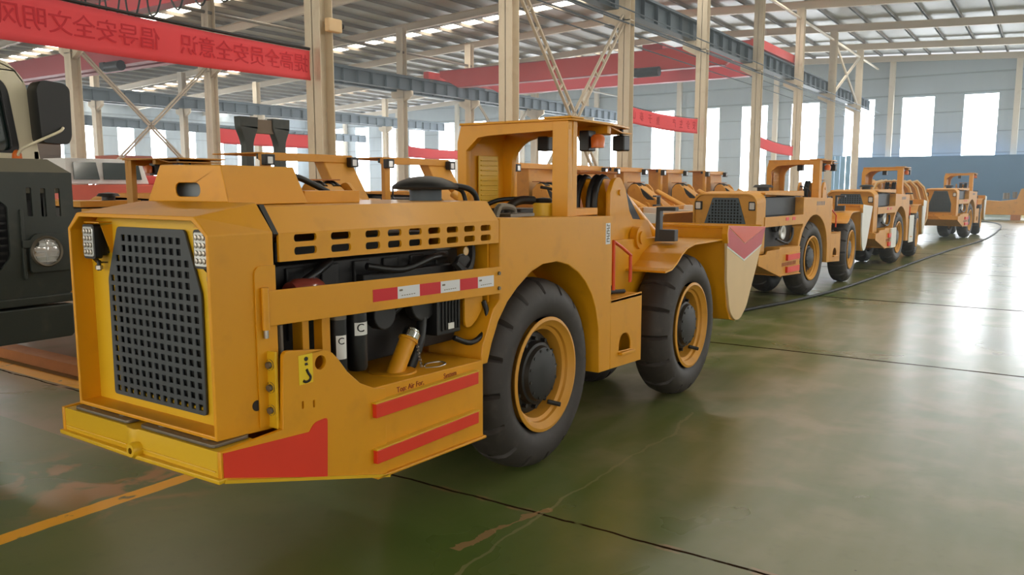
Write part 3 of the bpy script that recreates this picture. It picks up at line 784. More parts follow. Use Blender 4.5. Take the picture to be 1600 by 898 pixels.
    if A:
        for (txt, yy) in (('Top: Air For,', 2.62), ('System', 2.90)):
            tm = text_mesh(txt, .034, .0008)
            MB().mesh(tm, Matrix.Translation((xs + .0012, yy, .776 - (yy - 2.4) * .012)) @ Matrix.Rotation(PI / 2, 4, 'Z') @ Matrix.Rotation(PI / 2, 4, 'X')).build('handwriting', 'redink', stp)
    else:
        mk = MB()
        for q in range(9): mk.plate('X', [rrect(2.50 + q * .06, .57, .035, .05, .006)], xs, xs + .002)
        mk.build('stencil_marks', 'redink', stp)
    # the mirrored box on the far side
    MB().plate('X', [[(2.386, .425), (3.164, .399), (3.166, .791), (2.386, .814)]], mir(xs), mir(xs) + .5).build('battery_box', Y1, root, bevel=.005)
    # ---------------- tank with the wheel arch
    archp = [(3.40, 1.485), (4.68, 1.455), (4.67, .445), (4.515, .452), (4.51, .62), (4.50, .75), (4.46, .88), (4.41, .97), (4.324, 1.063), (4.23, 1.13), (4.11, 1.185), (3.976, 1.215), (3.83, 1.212), (3.70, 1.178), (3.57, 1.11), (3.47, 1.04), (3.387, .95), (3.325, .84), (3.288, .745), (3.23, .745), (3.245, .84), (3.34, 1.02), (3.40, 1.06)]
    tank = MB().plate('X', [archp], -2.71, XR_).build('fuel_tank', Y1, root, bevel=.006)
    for cx in (): pass
    MB().plate('X', [archp], mir(XR_), mir(-2.71)).build('hydraulic_tank', Y1, root, bevel=.006)
    MB().box(mir(-2.71), -2.71, 3.40, 4.66, .55, 1.44).build('rear_frame', Y1, root, bevel=.006)
    if A:
        lb = MB().plate('X', [rrect(4.615, 1.345, .062, .135, .003)], XR_, XR_ + .0015).build('tank_label', 'decal_white', tank)
        mk = MB()
        for k in range(7): mk.plate('X', [rrect(4.615, 1.295 + k * .0168, .040, .0065, .001), ], XR_ + .001, XR_ + .0024)
        for k in range(7): mk.plate('X', [rrect(4.601 + (k % 3) * .012, 1.3033 + k * .0166, .008, .010, .001)], XR_ + .001, XR_ + .0024)
        mk.build('label_print', 'dull', lb)
        MB().box(-2.62, -2.47, 4.36, 4.68, 1.462, 1.507).build('tank_rail', Y1, root, bevel=.004)
        nk = MB().lathe([(1.46, .066), (1.53, .066), (1.53, .074), (1.545, .074), (1.545, .0001)], (-2.62, 4.25, 0), 'Z', 28).build('tank_neck', Y2, root, smooth=35)
        MB().lathe([(1.545, .05), (1.56, .056), (1.572, .05), (1.578, .0001)], (-2.62, 4.25, 0), 'Z', 24).build('tank_cap', 'black', nk, smooth=40)
        MB().tube([(-2.66, 4.20, 1.56), (-2.70, 4.10, 1.56), (-2.70, 3.98, 1.52), (-2.68, 3.93, 1.47)], .026).tube([(-2.70, 4.16, 1.57), (-2.86, 4.1, 1.56), (-2.95, 4.0, 1.50)], .014).build('breather_hose', 'black', root, smooth=50)
        MB().box(-2.58, -2.44, 3.62, 3.86, 1.478, 1.497).tube([(-2.50, 3.56, 1.48), (-2.50, 3.60, 1.535), (-2.50, 3.72, 1.525), (-2.50, 3.74, 1.49)], .02).build('fitting_block', 'dull', root, bevel=.003)
    else:
        mk = MB()
        for q in range(5): mk.plate('X', [rrect(3.98 + q * .075, 1.385, .045, .06, .006)], XR_, XR_ + .002)
        mk.build('stencil_marks', 'dull', tank)
    # ---------------- panel at the joint, with its D shaped hole
    yj0, yj1 = 4.672, 5.15
    D = rpoly([(4.80, .545), (4.98, .535), (4.98, .60, .07), (4.93, .655, .05), (4.85, .66, .05), (4.80, .61, .06)], .0)
    jp = MB().plate('X', [[(yj0, .447), (yj1, .425), (yj1, .912), (yj0, .905)], D], XR_ - .012, XR_).box(-2.9, XR_ - .012, yj0, yj0 + .01, .45, .9).box(-2.9, XR_ - .012, yj1 - .012, yj1, .43, .9).box(-2.9, XR_, yj0, yj1, .885, .905)
    jp.box(-2.62, -2.46, 4.75, 5.05, .5, .7).plate('X', [[(4.79, .52), (5.0, .51), (5.0, .53), (4.79, .54)]], XR_, XR_ + .03)
    jp.build('step_panel', Y1, root, bevel=.003)
    MB().box(-2.86, -2.76, 4.66, 5.2, .88, 1.36).build('joint_wall', Y1, root)
    jn = MB().box(-2.6, -2.5, 4.74, 5.0, .905, .93).cyl((-2.55, 4.8, .93), (-2.55, 4.8, .97), .03, 12).cyl((-2.5, 4.95, .93), (-2.5, 4.95, .965), .02, 12).tube([(-2.7, 4.7, .92), (-2.6, 4.8, .97), (-2.5, 4.9, .93), (-2.45, 5.05, .92)], .015)
    jn.build('valve_block', 'dark', root)
    MB().tube([(-2.43, 4.845, .95), (-2.43, 4.84, 1.245), (-2.43, 4.865, 1.27), (-2.43, 5.08, 1.18), (-2.43, 5.10, 1.15), (-2.43, 5.10, .98)], .012, 8, 2).build('grab_handle', 'chevron', root, smooth=50)
    # ---------------- operator canopy
    zt = 2.035
    if style in 'CD':
        cp = MB().box(-3.27, -2.35, 5.06, 5.12, 1.955, 2.03).box(-3.27, -2.35, 4.30, 5.10, 2.03, 2.045).box(-2.44, -2.37, 5.05, 5.11, 1.40, 1.96)
        can = cp.build('canopy', Y1, root, bevel=.004)
        wl = [[(-3.265, 5.06, 2.03), (-2.96, 5.06, 2.03), (-2.96, 4.9, 2.03), (-3.265, 4.9, 2.03)], [(-3.28, 5.42, 1.40), (-2.95, 5.42, 1.40), (-2.95, 5.26, 1.40), (-3.28, 5.26, 1.40)]]
        if style == 'D': wl = [[(-3.27, 5.055, 2.03), (-2.72, 5.055, 2.03), (-2.72, 4.6, 2.03), (-3.27, 4.6, 2.03)], [(-3.27, 5.06, 1.40), (-2.74, 5.06, 1.40), (-2.74, 4.6, 1.40), (-3.27, 4.6, 1.40)]]
        MB().rings(wl).build('canopy_wall', Y1, can, bevel=.01)
        for lx in (-3.235, -2.385):
            l_ = MB().box(lx - .042, lx + .042, 5.12, 5.20, 1.90, 2.02).box(lx - .02, lx + .02, 5.0, 5.12, 1.97, 2.03).build('canopy_lamp', 'black', can, bevel=.008)
            MB().plate('Y', [rrect(lx + .006, 1.955, .045, .075, .006)], 5.20, 5.204).build('lens', 'lens', l_)
    else:
        fo = [(-3.265, 1.46), (-3.265, 1.93), (-3.235, zt), (-2.43, zt), (-2.43, 1.985), (-3.02, 1.965), (-3.10, 1.955), (-3.195, 1.875), (-3.195, 1.46)]
        cp = MB().plate('Y', [fo], 4.22, 4.27)
        r2 = [(-3.265, 1.46), (-3.265, 1.93), (-3.235, zt), (-2.43, zt), (-2.43, 1.985), (-2.98, 1.975), (-3.08, 1.95, .05), (-3.17, 1.86, .09), (-3.185, 1.46)]
        cp.plate('Y', [rpoly(r2, 0)], 4.72, 4.77)
        cp.strip([(-3.245, 1.46), (-3.245, 1.93), (-3.215, 2.012)], .012, 4.27, 4.72, 'Y')
        cp.plate('Z', [rpoly([(-3.24, 4.20), (-2.40, 4.20), (-2.40, 4.75), (-2.46, 5.12), (-3.15, 5.12), (-3.24, 4.9)], .02)], zt, zt + .014)
        can = cp.build('canopy', Y1, root, bevel=.004)
        ps = MB().box(-2.54, -2.43, 4.215, 4.275, 1.46, zt).box(-2.47, -2.43, 4.275, 4.33, 1.46, zt).box(-2.58, -2.39, 4.18, 4.34, zt + .012, zt + .024)
        ps.build('canopy_post', Y1, can, bevel=.004)
        lou = MB().box(-3.233, -3.225, 4.40, 4.63, 1.52, 1.85)
        for k in range(9): lou.box(-3.228, -3.216, 4.42, 4.61, 1.55 + k * .033, 1.558 + k * .033)
        lou.build('back_cushion', Y2, can, bevel=.003)
        MB().strip([(4.80, 2.03), (4.98, 2.00), (5.12, 2.00)], .008, -3.1, -2.45).build('visor', Y1, can)
        for (lx, ly, s) in ((-2.92, 4.72, 1), (-2.50, 5.02, 1)):
            l_ = MB().box(lx - .045, lx + .045, ly, ly + .09, 1.885, 1.99).box(lx - .012, lx + .012, ly + .03, ly + .06, 1.985, 2.035).build('canopy_lamp', 'black', can, bevel=.008)
            MB().plate('Y', [rrect(lx, 1.937, .07, .08, .008)], ly + .09, ly + .094).build('lens', 'lens', l_)

    if style not in 'CD':
      bc = MB().box(-2.56, -2.49, 4.58, 4.68, 1.87, 2.0).build('beacon_mount', 'black', can, bevel=.006)
      MB().lathe([(1.89, .0001), (1.89, .042), (1.95, .046), (1.97, .035), (1.98, .0001)], (-2.445, 4.62, 0), 'Z', 20).build('beacon', 'amber', bc, smooth=40)
    MB().tube([(-2.75, 4.75, 1.44), (-2.75, 4.74, 1.56), (-2.80, 4.68, 1.62), (-2.86, 4.6, 1.64)], .010).build('control_lever', 'black', root, smooth=50)
    MB().box(-3.16, -2.86, 4.36, 4.66, 1.44, 1.50).build('seat', 'black', root, bevel=.02)
    # ---------------- front frame, boom, fenders, bucket
    fr = MB().plate('X', [[(4.95, .45), (6.35, .40), (6.45, .8), (6.45, 1.10), (6.05, 1.24), (5.20, 1.26), (4.98, 1.0)]], mir(-2.60), -2.60)
    fr.build('front_frame', Y1, root, bevel=.008)
    for xt in (-2.68, mir(-2.68) - .12):
        tw = rpoly([(5.20, 1.24), (5.20, 1.60), (5.27, 1.70, .05), (5.36, 1.715, .05), (5.45, 1.62), (5.52, 1.46), (5.58, 1.40), (5.86, 1.38), (5.95, 1.24)], 0)
        MB().plate('X', [tw], xt, xt + .035).plate('X', [circle(5.35, 1.60, .022)], xt + .035, xt + .045).build('boom_tower', Y1, root, bevel=.004)
    MB().box(-2.97, -2.66, 5.18, 5.34, 1.735, 1.75).build('tower_cap', 'wood', root, bevel=.003)
    for k, hx in enumerate((-2.93, -2.885, -2.79, -2.745)):
        MB().tube([(hx, 5.23, 1.25), (hx, 5.15, 1.42), (hx, 5.16, 1.6), (hx, 5.26, 1.71), (hx, 5.38, 1.66)], .024).build('boom_hose', 'black', root, smooth=50)
    arm = rpoly([(5.22, 1.70, .04), (5.34, 1.70, .04), (5.98, 1.22), (6.55, .84), (6.55, .66), (6.0, .94), (5.45, 1.28)], 0)
    MB().plate('X', [arm], -2.94, -2.72).build('lift_arm', Y1, root, bevel=.006)
    MB().plate('X', [[(5.40, 1.60), (5.47, 1.62), (5.93, 1.24), (5.76, 1.24)]], -2.675, -2.66).build('dark_recess_plate', 'dark', root)  # flat dark plate stands in for the dark inside of the recess
    MB().cyl((-2.80, 5.7, 1.56), (-2.80, 6.45, 1.16), .05, 16).cyl((-2.80, 6.3, 1.24), (-2.80, 6.6, 1.08), .03, 12).build('tilt_cylinder', Y1, root, smooth=40)
    MB().cyl((-2.64, 5.60, 1.26), (-2.58, 5.60, 1.26), .085, 24).cyl((-2.58, 5.60, 1.26), (-2.565, 5.60, 1.26), .05, 18).build('pivot_pin', Y1, root, smooth=40)
    for s in (1, -1):
        xa, xb2 = (-2.80, -2.285) if s > 0 else (mir(-2.285), mir(-2.80))
        MB().strip([(5.02, 1.03), (5.46, 1.03), (5.56, 1.06), (5.66, 1.12), (5.78, 1.17), (5.95, 1.195), (6.62, 1.195), (6.70, 1.10)][::-1] if False else [(5.38, 1.025), (5.50, 1.035), (5.60, 1.075), (5.69, 1.13), (5.80, 1.175), (5.95, 1.195), (6.62, 1.195), (6.70, 1.10)], .014, xa, xb2).plate('X', [[(5.38, 1.025), (5.60, 1.075), (5.80, 1.175), (5.95, 1.195), (5.95, 1.24), (5.20, 1.24), (5.20, 1.03)]], xa, xa + .02).build('front_fender', Y1, root, bevel=.002)
    lamp = MB().box(-2.58, -2.545, 5.86, 5.92, 1.22, 1.48).box(-2.58, -2.42, 5.86, 5.93, 1.22, 1.31).box(-2.58, -2.42, 5.86, 5.93, 1.455, 1.485)
    lamp.build('lamp_bracket', 'grille', root, bevel=.005)
    # bucket: curved shell between two pointed cheeks
    bp = [(6.60, 1.315), (6.585, 1.15), (6.60, .85), (6.66, .62), (6.76, .50), (6.90, .47), (7.05, .55), (7.35, .95), (7.62, 1.27)]
    bx0, bx1 = mir(-2.27), -2.27
    bk = MB().strip(bp, .025, bx0, bx1).box(bx0, bx1, 6.58, 6.61, 1.295, 1.32).build('bucket', Y1, root, bevel=.003, smooth=30)
    ck = rpoly([(6.57, 1.32), (7.64, 1.268), (7.42, .93), (7.14, .56, .06), (6.98, .475, .08), (6.84, .48, .08), (6.70, .58, .06), (6.60, .85), (6.575, 1.15)], 0)
    for s, xc in ((1, bx1), (-1, bx0 - .022)):
        c_ = MB().plate('X', [ck], xc, xc + .022).build('bucket_cheek', 'cream' if A else 'white', bk, bevel=.003)
        if s > 0 and A:
            MB().plate('X', [[(6.578, 1.318), (7.636, 1.266), (7.035, 1.147)]], xc + .022, xc + .026).build('chevron_top', 'chevron', c_)
            MB().plate('X', [[(6.577, 1.31), (7.035, 1.140), (7.632, 1.262), (7.53, 1.11), (7.03, 1.005), (6.577, 1.15)]], xc + .022, xc + .0255).build('chevron_band', 'chevron_dark', c_)
            MB().plate('X', [[(6.577, 1.148), (7.03, 1.003), (7.53, 1.108), (7.52, 1.093), (7.03, .988), (6.577, 1.133)]], xc + .022, xc + .0255).build('chevron_line', 'white', c_)
    MB().strip([(6.57, 1.32), (6.55, 1.25), (6.57, 1.17)], .02, bx1 - .02, bx1 + .03).build('cheek_edge', Y1, bk)
    # ---------------- wheels
    for s in (1, -1):
        d = 2 if (A and s > 0) else 1
        wheel(root, -2.38 if s > 0 else mir(-2.38), 3.91, s, d)
        wheel(root, -2.30 if s > 0 else mir(-2.30), 5.97, s, d)
    MB().cyl((mir(-2.6), 3.91, .56), (-2.6, 3.91, .56), .09, 16).cyl((mir(-2.6), 5.97, .56), (-2.6, 5.97, .56), .09, 16).build('axle', 'dark', root)
    if A:
        # raised box on the tail, with its oval hand hole
        fo = [(-3.215, 1.585), (-3.115, 1.735), (-2.715, 1.728), (-2.675, 1.585)]
        ab = MB().plate('Y', [fo, rrect(-2.932, 1.634, .165, .056, .026)], 1.995, 2.003)
        ab.rings([[(-3.215, 2.003, 1.575), (-3.115, 2.003, 1.735), (-2.715, 2.003, 1.728), (-2.675, 2.003, 1.575)], [(-3.215, 2.40, 1.575), (-3.115, 2.36, 1.735), (-2.715, 2.36, 1.728), (-2.675, 2.40, 1.575)]], False, True)
        ab.build('cooler_box', Y1, root, bevel=.003)
        MB().box(-3.1, -2.76, 2.05, 2.08, 1.60, 1.68).build('cooler_core', 'rail', root)
        MB().box(-3.10, -2.70, 2.405, 2.74, 1.572, 1.628).build('hood_step', Y1, root, bevel=.004)
        MB().tube([(-2.85, 2.36, 1.69), (-2.82, 2.46, 1.69), (-2.80, 2.55, 1.655), (-2.78, 2.62, 1.62)], .014).build('top_hose', 'black', root, smooth=50)
        pc = MB().lathe([(1.628, .10), (1.632, .172), (1.642, .176), (1.652, .172), (1.672, .14), (1.692, .085), (1.700, .03), (1.701, .0001)], (-2.77, 3.30, 0), 'Z', 36).build('air_precleaner', 'hub', root, smooth=40)
        MB().lathe([(1.55, .085), (1.63, .085)], (-2.77, 3.30, 0), 'Z', 28).build('precleaner_stem', 'girder', pc, smooth=40)
        MB().tube([(-2.68, 3.42, 1.65), (-2.64, 3.50, 1.635), (-2.62, 3.54, 1.60), (-2.62, 3.56, 1.55)], .016).tube([(-2.70, 3.43, 1.645), (-2.68, 3.50, 1.62), (-2.67, 3.52, 1.56)], .012).build('precleaner_hose', 'black', pc, smooth=50)
    else:
        MB().lathe([(1.56, .085), (1.62, .085), (1.625, .15), (1.66, .12), (1.675, .0001)], (-2.9, 3.2, 0), 'Z', 20).build('air_precleaner', 'hub', root, smooth=40)
    ORG = Vector((0, 0, 0))
    return root

near = loader('A', 'large yellow underground loader in the foreground, slotted hood and square-holed grille')
row = loader('B', 'second yellow loader in line, directly beyond the near loader\'s bucket', 'loaders lined up along the aisle')
index_kids()
FRONT = ('front_frame', 'boom_tower', 'tower_cap', 'boom_hose', 'lift_arm', 'dark_recess_plate', 'tilt_cylinder', 'pivot_pin', 'front_fender', 'lamp_bracket', 'bucket')
def steer(root, deg):
    """turn the front half of an articulated machine about its joint"""
    a = math.radians(deg); p = Vector((0, 4.75 - LY, 0)); R = Matrix.Rotation(a, 3, 'Z')
    for c in root.children:
        front_tyre = c.name.startswith('tyre') and c.data.vertices[0].co.y > 1.0
        if front_tyre or c.name.split('.')[0] in FRONT:
            c.rotation_euler = (0, 0, a); c.location = p - R @ p
steer(row, 6.5)
row.location = (-3.42, 12.66, 0); row.rotation_euler = (0, 0, math.radians(-5.5))
for (x, y, rz, lab) in ((-3.14, 18.85, -4, 'third loader in line, with white sheets covering its step box and joint'),
                        (-2.62, 29.5, -6, 'farthest loader in line, seen almost head on before the blue hoarding')):
    o = copy_tree(row); o.location = (x, y, 0); o.rotation_euler = (0, 0, math.radians(rz)); o['label'] = lab
    if y < 20:
        ORG = Vector((LX, LY, 0))
        MB().box(-2.302, -2.262, 2.78, 3.18, .40, .80).build('white_sheet', 'white', o, bevel=.01)
        MB().box(-2.352, -2.335, 4.70, 5.12, .40, 1.0).build('white_sheet', 'white', o, bevel=.01)
        ORG = Vector((0, 0, 0))
# loaders parked side by side in the bay behind, nose towards the aisle
bay_one = loader('C', 'parked loader with a wide canopy and two lamps beside the dark steel posts', 'loaders parked side by side in the bay')
bay_two = loader('D', 'parked loader seen through the near loader\'s open canopy', 'loaders parked side by side in the bay')
index_kids()
bay = [(6.5, None),
       (8.42, 'parked loader whose canopy shows behind the mushroom-shaped air cleaner'),
       (11.4, None),
       (13.15, 'parked loader behind the near loader\'s canopy post and amber beacon'),
       (14.95, 'parked loader canopy just right of the near loader\'s black boom hoses'),
       (17.2, 'parked loader canopy above the near loader\'s black lamp bracket'),
       (19.9, 'parked loader behind the hood of the second loader in line')]
for k, (y, lab) in enumerate(bay):
    o = bay_one if k == 0 else copy_tree(bay_one) if k == 1 else bay_two if k == 2 else copy_tree(bay_two)
    if lab: o['label'] = lab
    o.location = (-8.45, y, 0); o.rotation_euler = (0, 0, -PI / 2); o.scale = (1.5, 1.05, .985); o['group'] = 'loaders parked side by side in the bay'
o = copy_tree(row); o.location = (-8.45, 5.12, 0); o.rotation_euler = (0, 0, -PI / 2); o.scale = (.8, 1.0, .94); steer(o, 0)
o['label'] = 'narrow parked loader right behind the near loader\'s tail box, flat canopy edge showing'; o['group'] = 'loaders parked side by side in the bay'
# ================================================================ mining truck at the left
def truck():
    global ORG
    ORG = Vector((-7.0, 1.6, 0))
    r = empty('mining_truck', ORG, 'dark grey green mining truck with cream cab and round headlamp at the left edge', 'truck')
    X0 = -5.5; ye, ys = 2.87, .2
    hood = [(ys, .92), (ye - .07, .92), (ye, 1.0), (ye, 1.735), (ys, 1.735)]
    slots = [rrect(2.590, 1.545, .034, .185, .008), rrect(2.678, 1.54, .034, .185, .008), rrect(2.770, 1.54, .034, .185, .008)]
    oct_ = rpoly([(2.06, 1.56), (2.36, 1.60), (2.455, 1.52), (2.455, 1.20), (2.36, 1.08), (2.06, 1.04), (1.7, 1.04), (1.6, 1.2), (1.6, 1.5), (1.7, 1.58)], .02)
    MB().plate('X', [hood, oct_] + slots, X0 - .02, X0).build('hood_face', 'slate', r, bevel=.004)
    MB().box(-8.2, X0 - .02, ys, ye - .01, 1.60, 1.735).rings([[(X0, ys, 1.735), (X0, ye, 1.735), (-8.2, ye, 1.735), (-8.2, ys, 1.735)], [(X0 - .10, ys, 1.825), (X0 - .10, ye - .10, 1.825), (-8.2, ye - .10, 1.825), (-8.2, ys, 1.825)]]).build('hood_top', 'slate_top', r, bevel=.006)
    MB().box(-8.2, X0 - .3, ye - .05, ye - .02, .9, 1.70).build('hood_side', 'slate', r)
    MB().box(-7.6, X0 - .25, ys, ye - .1, .8, 1.55).build('engine', 'dark', r)
    gr = MB()
    for k in range(11): gr.box(X0 - .05, X0 - .025, 1.6, 2.46, 1.07 + k * .048, 1.085 + k * .048)
    gr.build('grille', 'black', r)
    MB().box(X0 + .0, X0 + .03, 2.52, 2.62, 1.25, 1.30).box(X0, X0 + .02, 2.52, 2.54, 1.05, 1.5).build('grille_hinge', 'slate', r, bevel=.004)
    hb = MB().plate('X', [rpoly([(2.56, 1.09), (2.83, 1.09), (2.83, 1.34), (2.60, 1.34), (2.56, 1.30)], .02), circle(2.664, 1.222, .098)], X0, X0 + .03).build('lamp_housing', 'slate', r, bevel=.004)
    MB().lathe([(X0 - .04, .0001), (X0 - .03, .05), (X0 + .01, .09)], (0, 2.664, 1.222), 'X', 32).build('lamp_reflector', 'chrome', hb, smooth=40)
    ring = MB().lathe([(X0 + .0, .086), (X0 + .04, .086), (X0 + .045, .095), (X0 + .03, .104), (X0, .104)], (0, 2.664, 1.222), 'X', 36).build('lamp_ring', 'dull', hb, smooth=40)
    ln = MB().lathe([(X0 + .02, .087), (X0 + .032, .06), (X0 + .036, .0001)], (0, 2.664, 1.222), 'X', 32)
    for k in range(-2, 3): ln.box(X0 + .02, X0 + .036, 2.664 - .07, 2.664 + .07, 1.222 + k * .033 - .003, 1.222 + k * .033 + .003)
    ln.box(X0 + .02, X0 + .037, 2.655, 2.663, 1.15, 1.30)
    ln.build('headlamp_lens', 'lens', hb, smooth=30)
    MB().plate('X', [[(ys, .64), (ye - .08, .64), (ye - .06, .66), (ye - .06, .86), (ys, .86)]], X0 - .12, X0 + .03).plate('X', [[(ys, .875), (ye - .04, .875), (ye - .04, .93), (ys, .93)]], X0 - .1, X0 + .02).build('bumper', 'slate', r, bevel=.008)
    # cab: cream shell with a big side window
    XC = -6.15
    co = rpoly([(1.0, 1.80), (3.0, 1.80), (2.93, 2.40, .15), (2.80, 2.53, .15), (1.1, 2.56)], 0)
    ci = rpoly([(1.3, 1.88), (2.86, 1.88, .06), (2.80, 2.36, .16), (2.66, 2.45, .12), (1.4, 2.48)], 0)
    MB().plate('X', [co, ci], XC - .08, XC).plate('X', [co, ci], -7.9, -7.82).strip([(1.1, 2.56), (2.70, 2.535), (2.86, 2.47), (2.925, 2.38)], -.02, -7.9, XC).box(-7.9, XC, 2.95, 2.99, 1.8, 1.9).build('cab_shell', 'cabwhite', r, bevel=.008)
    fr = MB().plate('X', [ci, [(a * .94 + 2.1 * .06, c * .95 + 2.17 * .05) for a, c in ci]], XC - .03, XC + .004).build('window_seal', 'black', r)
    MB().plate('X', [ci], XC - .05, XC - .04).build('cab_window', 'glass', r)
    MB().box(-7.8, XC - .1, 2.88, 2.9, 1.9, 2.45).build('side_window', 'glass', r)
    mb = MB().plate('X', [rpoly([(2.915, 1.95), (3.10, 1.945), (3.125, 2.0), (3.13, 2.34), (3.09, 2.375), (2.94, 2.385), (2.90, 2.33)], .04)], -6.08, -5.94).build('mirror', 'black', r, bevel=.02)
    MB().tube([(-6.05, 2.79, 1.84), (-5.98, 2.79, 1.90), (-5.92, 2.88, 1.96), (-5.91, 3.02, 2.03), (-5.93, 3.06, 2.06)], .010).build('mirror_arm', 'cabwhite', r, smooth=50)
    MB().lathe([(1.825, .035), (1.87, .03), (1.895, .015), (1.90, .0001)], (-6.05, 2.79, 0), 'Z', 14).build('marker_lamp', 'amber', r, smooth=40)
    for wy in (.55, 2.45):
        w = MB().lathe([(-.2, .35), (-.19, .52), (-.14, .6), (.0, .62), (.14, .6), (.19, .52), (.2, .35)], (-6.9, wy, .62), 'Y', 40)
        w = w.build('tyre', 'rubber', r, smooth=40)
        MB().lathe([(-.12, .0001), (-.12, .2), (-.16, .36), (.16, .36), (.12, .2), (.12, .0001)], (-6.9, wy, .62), 'Y', 28).build('rim', 'orange', w, smooth=40)
    MB().box(-8.2, -5.7, .8, 2.1, .62, .95).build('chassis', 'dark', r)
    ORG = Vector((0, 0, 0))
truck()

# timber lying on the floor past the truck
ORG = Vector((-7.4, 3.62, 0))
tag(MB().rings([[(-9.3, 3.56, .0), (-9.3, 3.74, .0), (-9.3, 3.74, .10), (-9.3, 3.56, .10)], [(-5.0, 3.56, .0), (-5.0, 3.74, .0), (-5.0, 3.74, .10), (-5.0, 3.56, .10)]]).build('timber_beam', 'wood', bevel=.006), 'orange brown timber beam on the floor past the grey truck', 'timber')
bpy.data.objects['timber_beam'].location = ORG
ORG = Vector((0, 0, 0))

# ================================================================ banners
def banner(y0, y1, zt0, zt1, zb0, zb1, label, text=None, x=AX, tsize=.33, sag=.05, wave=.02, pitch=0, rope=.012):
    global ORG
    ORG = Vector((x, (y0 + y1) / 2, (zb0 + zt0) / 2))
    n = 40; vs, fs = [], []
    for k in range(n + 1):
        t = k / n; y = y0 + (y1 - y0) * t; s = sag * 4 * t * (1 - t)
        for j in range(7):
            q = j / 6; zt, zb = zt0 + (zt1 - zt0) * t - s, zb0 + (zb1 - zb0) * t - s * .8
            dx = wave * math.sin(9 * t + 4 * q) * (.3 + .7 * (1 - q)) + .008 * math.sin(25 * t)
            vs.append((x + dx, y, zb + (zt - zb) * q))
    for k in range(n):
        for j in range(6): fs.append((k * 7 + j, (k + 1) * 7 + j, (k + 1) * 7 + j + 1, k * 7 + j + 1))
    r = empty('banner', ORG, label, 'banner')
    cl = MB().faces(vs, fs).build('cloth', 'banner', r, smooth=60)
    md = cl.modifiers.new('thick', 'SOLIDIFY'); md.thickness = .006
    rp = MB().tube([(x, y0 + (y1 - y0) * k / 8, zt0 + (zt1 - zt0) * k / 8 - sag * 4 * (k / 8) * (1 - k / 8) + rope + .008) for k in range(9)], rope, 6)
    rp.build('hanging_rope', 'cable', r)
    if text:
        # the print faces the other way and shows through, so it reads reversed from here
        m = len(text)
        for i, chh in enumerate(text):
            if chh == ' ': continue
            t = (i + .5) / m; t = t if not pitch else ((i + .5) * pitch + .04) / (y1 - y0); y = y1 + (y0 - y1) * t; tt = 1 - t
            s = sag * 4 * tt * (1 - tt)
            zc = (zt0 + (zt1 - zt0) * tt - s + zb0 + (zb1 - zb0) * tt - s * .8) / 2
            tm = text_mesh(chh, tsize, .002)
            q = .5; dx = wave * math.sin(9 * tt + 4 * q) * (.3 + .7 * (1 - q)) + .008 * math.sin(25 * tt)
            mtx = Matrix.Translation((x + dx + .016, y, zc)) @ Matrix(((0, 0, 1, 0), (-1, 0, 0, 0), (0, 1, 0, 0), (0, 0, 0, 1)))
            MB().mesh(tm, mtx).build('character', 'banner_ink', r)
    ORG = Vector((0, 0, 0))
banner(3.75, 9.56, 4.00, 3.88, 3.38, 3.40, 'long red banner with dark reversed characters, tied to the widest cream column', '提高全员安全意识 倡导安全文明风尚', tsize=.31, sag=.03, pitch=.30, rope=.026)
banner(21.7, 27.2, 3.95, 3.95, 3.48, 3.45, 'pinkish red banner with faint lettering right of the near loader\'s canopy', '安全生产 重于泰山', tsize=.30, sag=.06)
banner(33.9, 39.6, 3.75, 3.50, 3.25, 3.05, 'short pink banner hung lowest, above the second loader in line', None, sag=.08)
banner(21.6, 27.2, 4.05, 4.02, 3.42, 3.40, 'pinkish banner behind the dark steel posts', None, x=BX, sag=.03)
banner(33.4, 39.0, 3.80, 3.72, 3.2, 3.22, 'pink banner behind the parked canopies left of the near loader\'s canopy', None, x=BX, sag=.08)

# flood lamp clamped to the widest column
ORG = Vector((AX + .2, 9.95, 4.3))
fl = empty('flood_lamp', ORG, 'small tan flood lamp clamped high on the widest cream column', 'lamp')
MB().box(AX + .20, AX + .32, 9.72, 10.02, 4.20, 4.42).build('lamp_body', 'cream', fl, bevel=.02)
MB().cyl((AX + .24, 10.02, 4.33), (AX + .24, 10.09, 4.33), .05, 14).build('lamp_lens', 'black', fl)
MB().cyl((AX + .182, 9.74, 4.30), (AX + .22, 9.80, 4.30), .03, 10).build('bracket', 'dull', fl)
ORG = Vector((0, 0, 0))

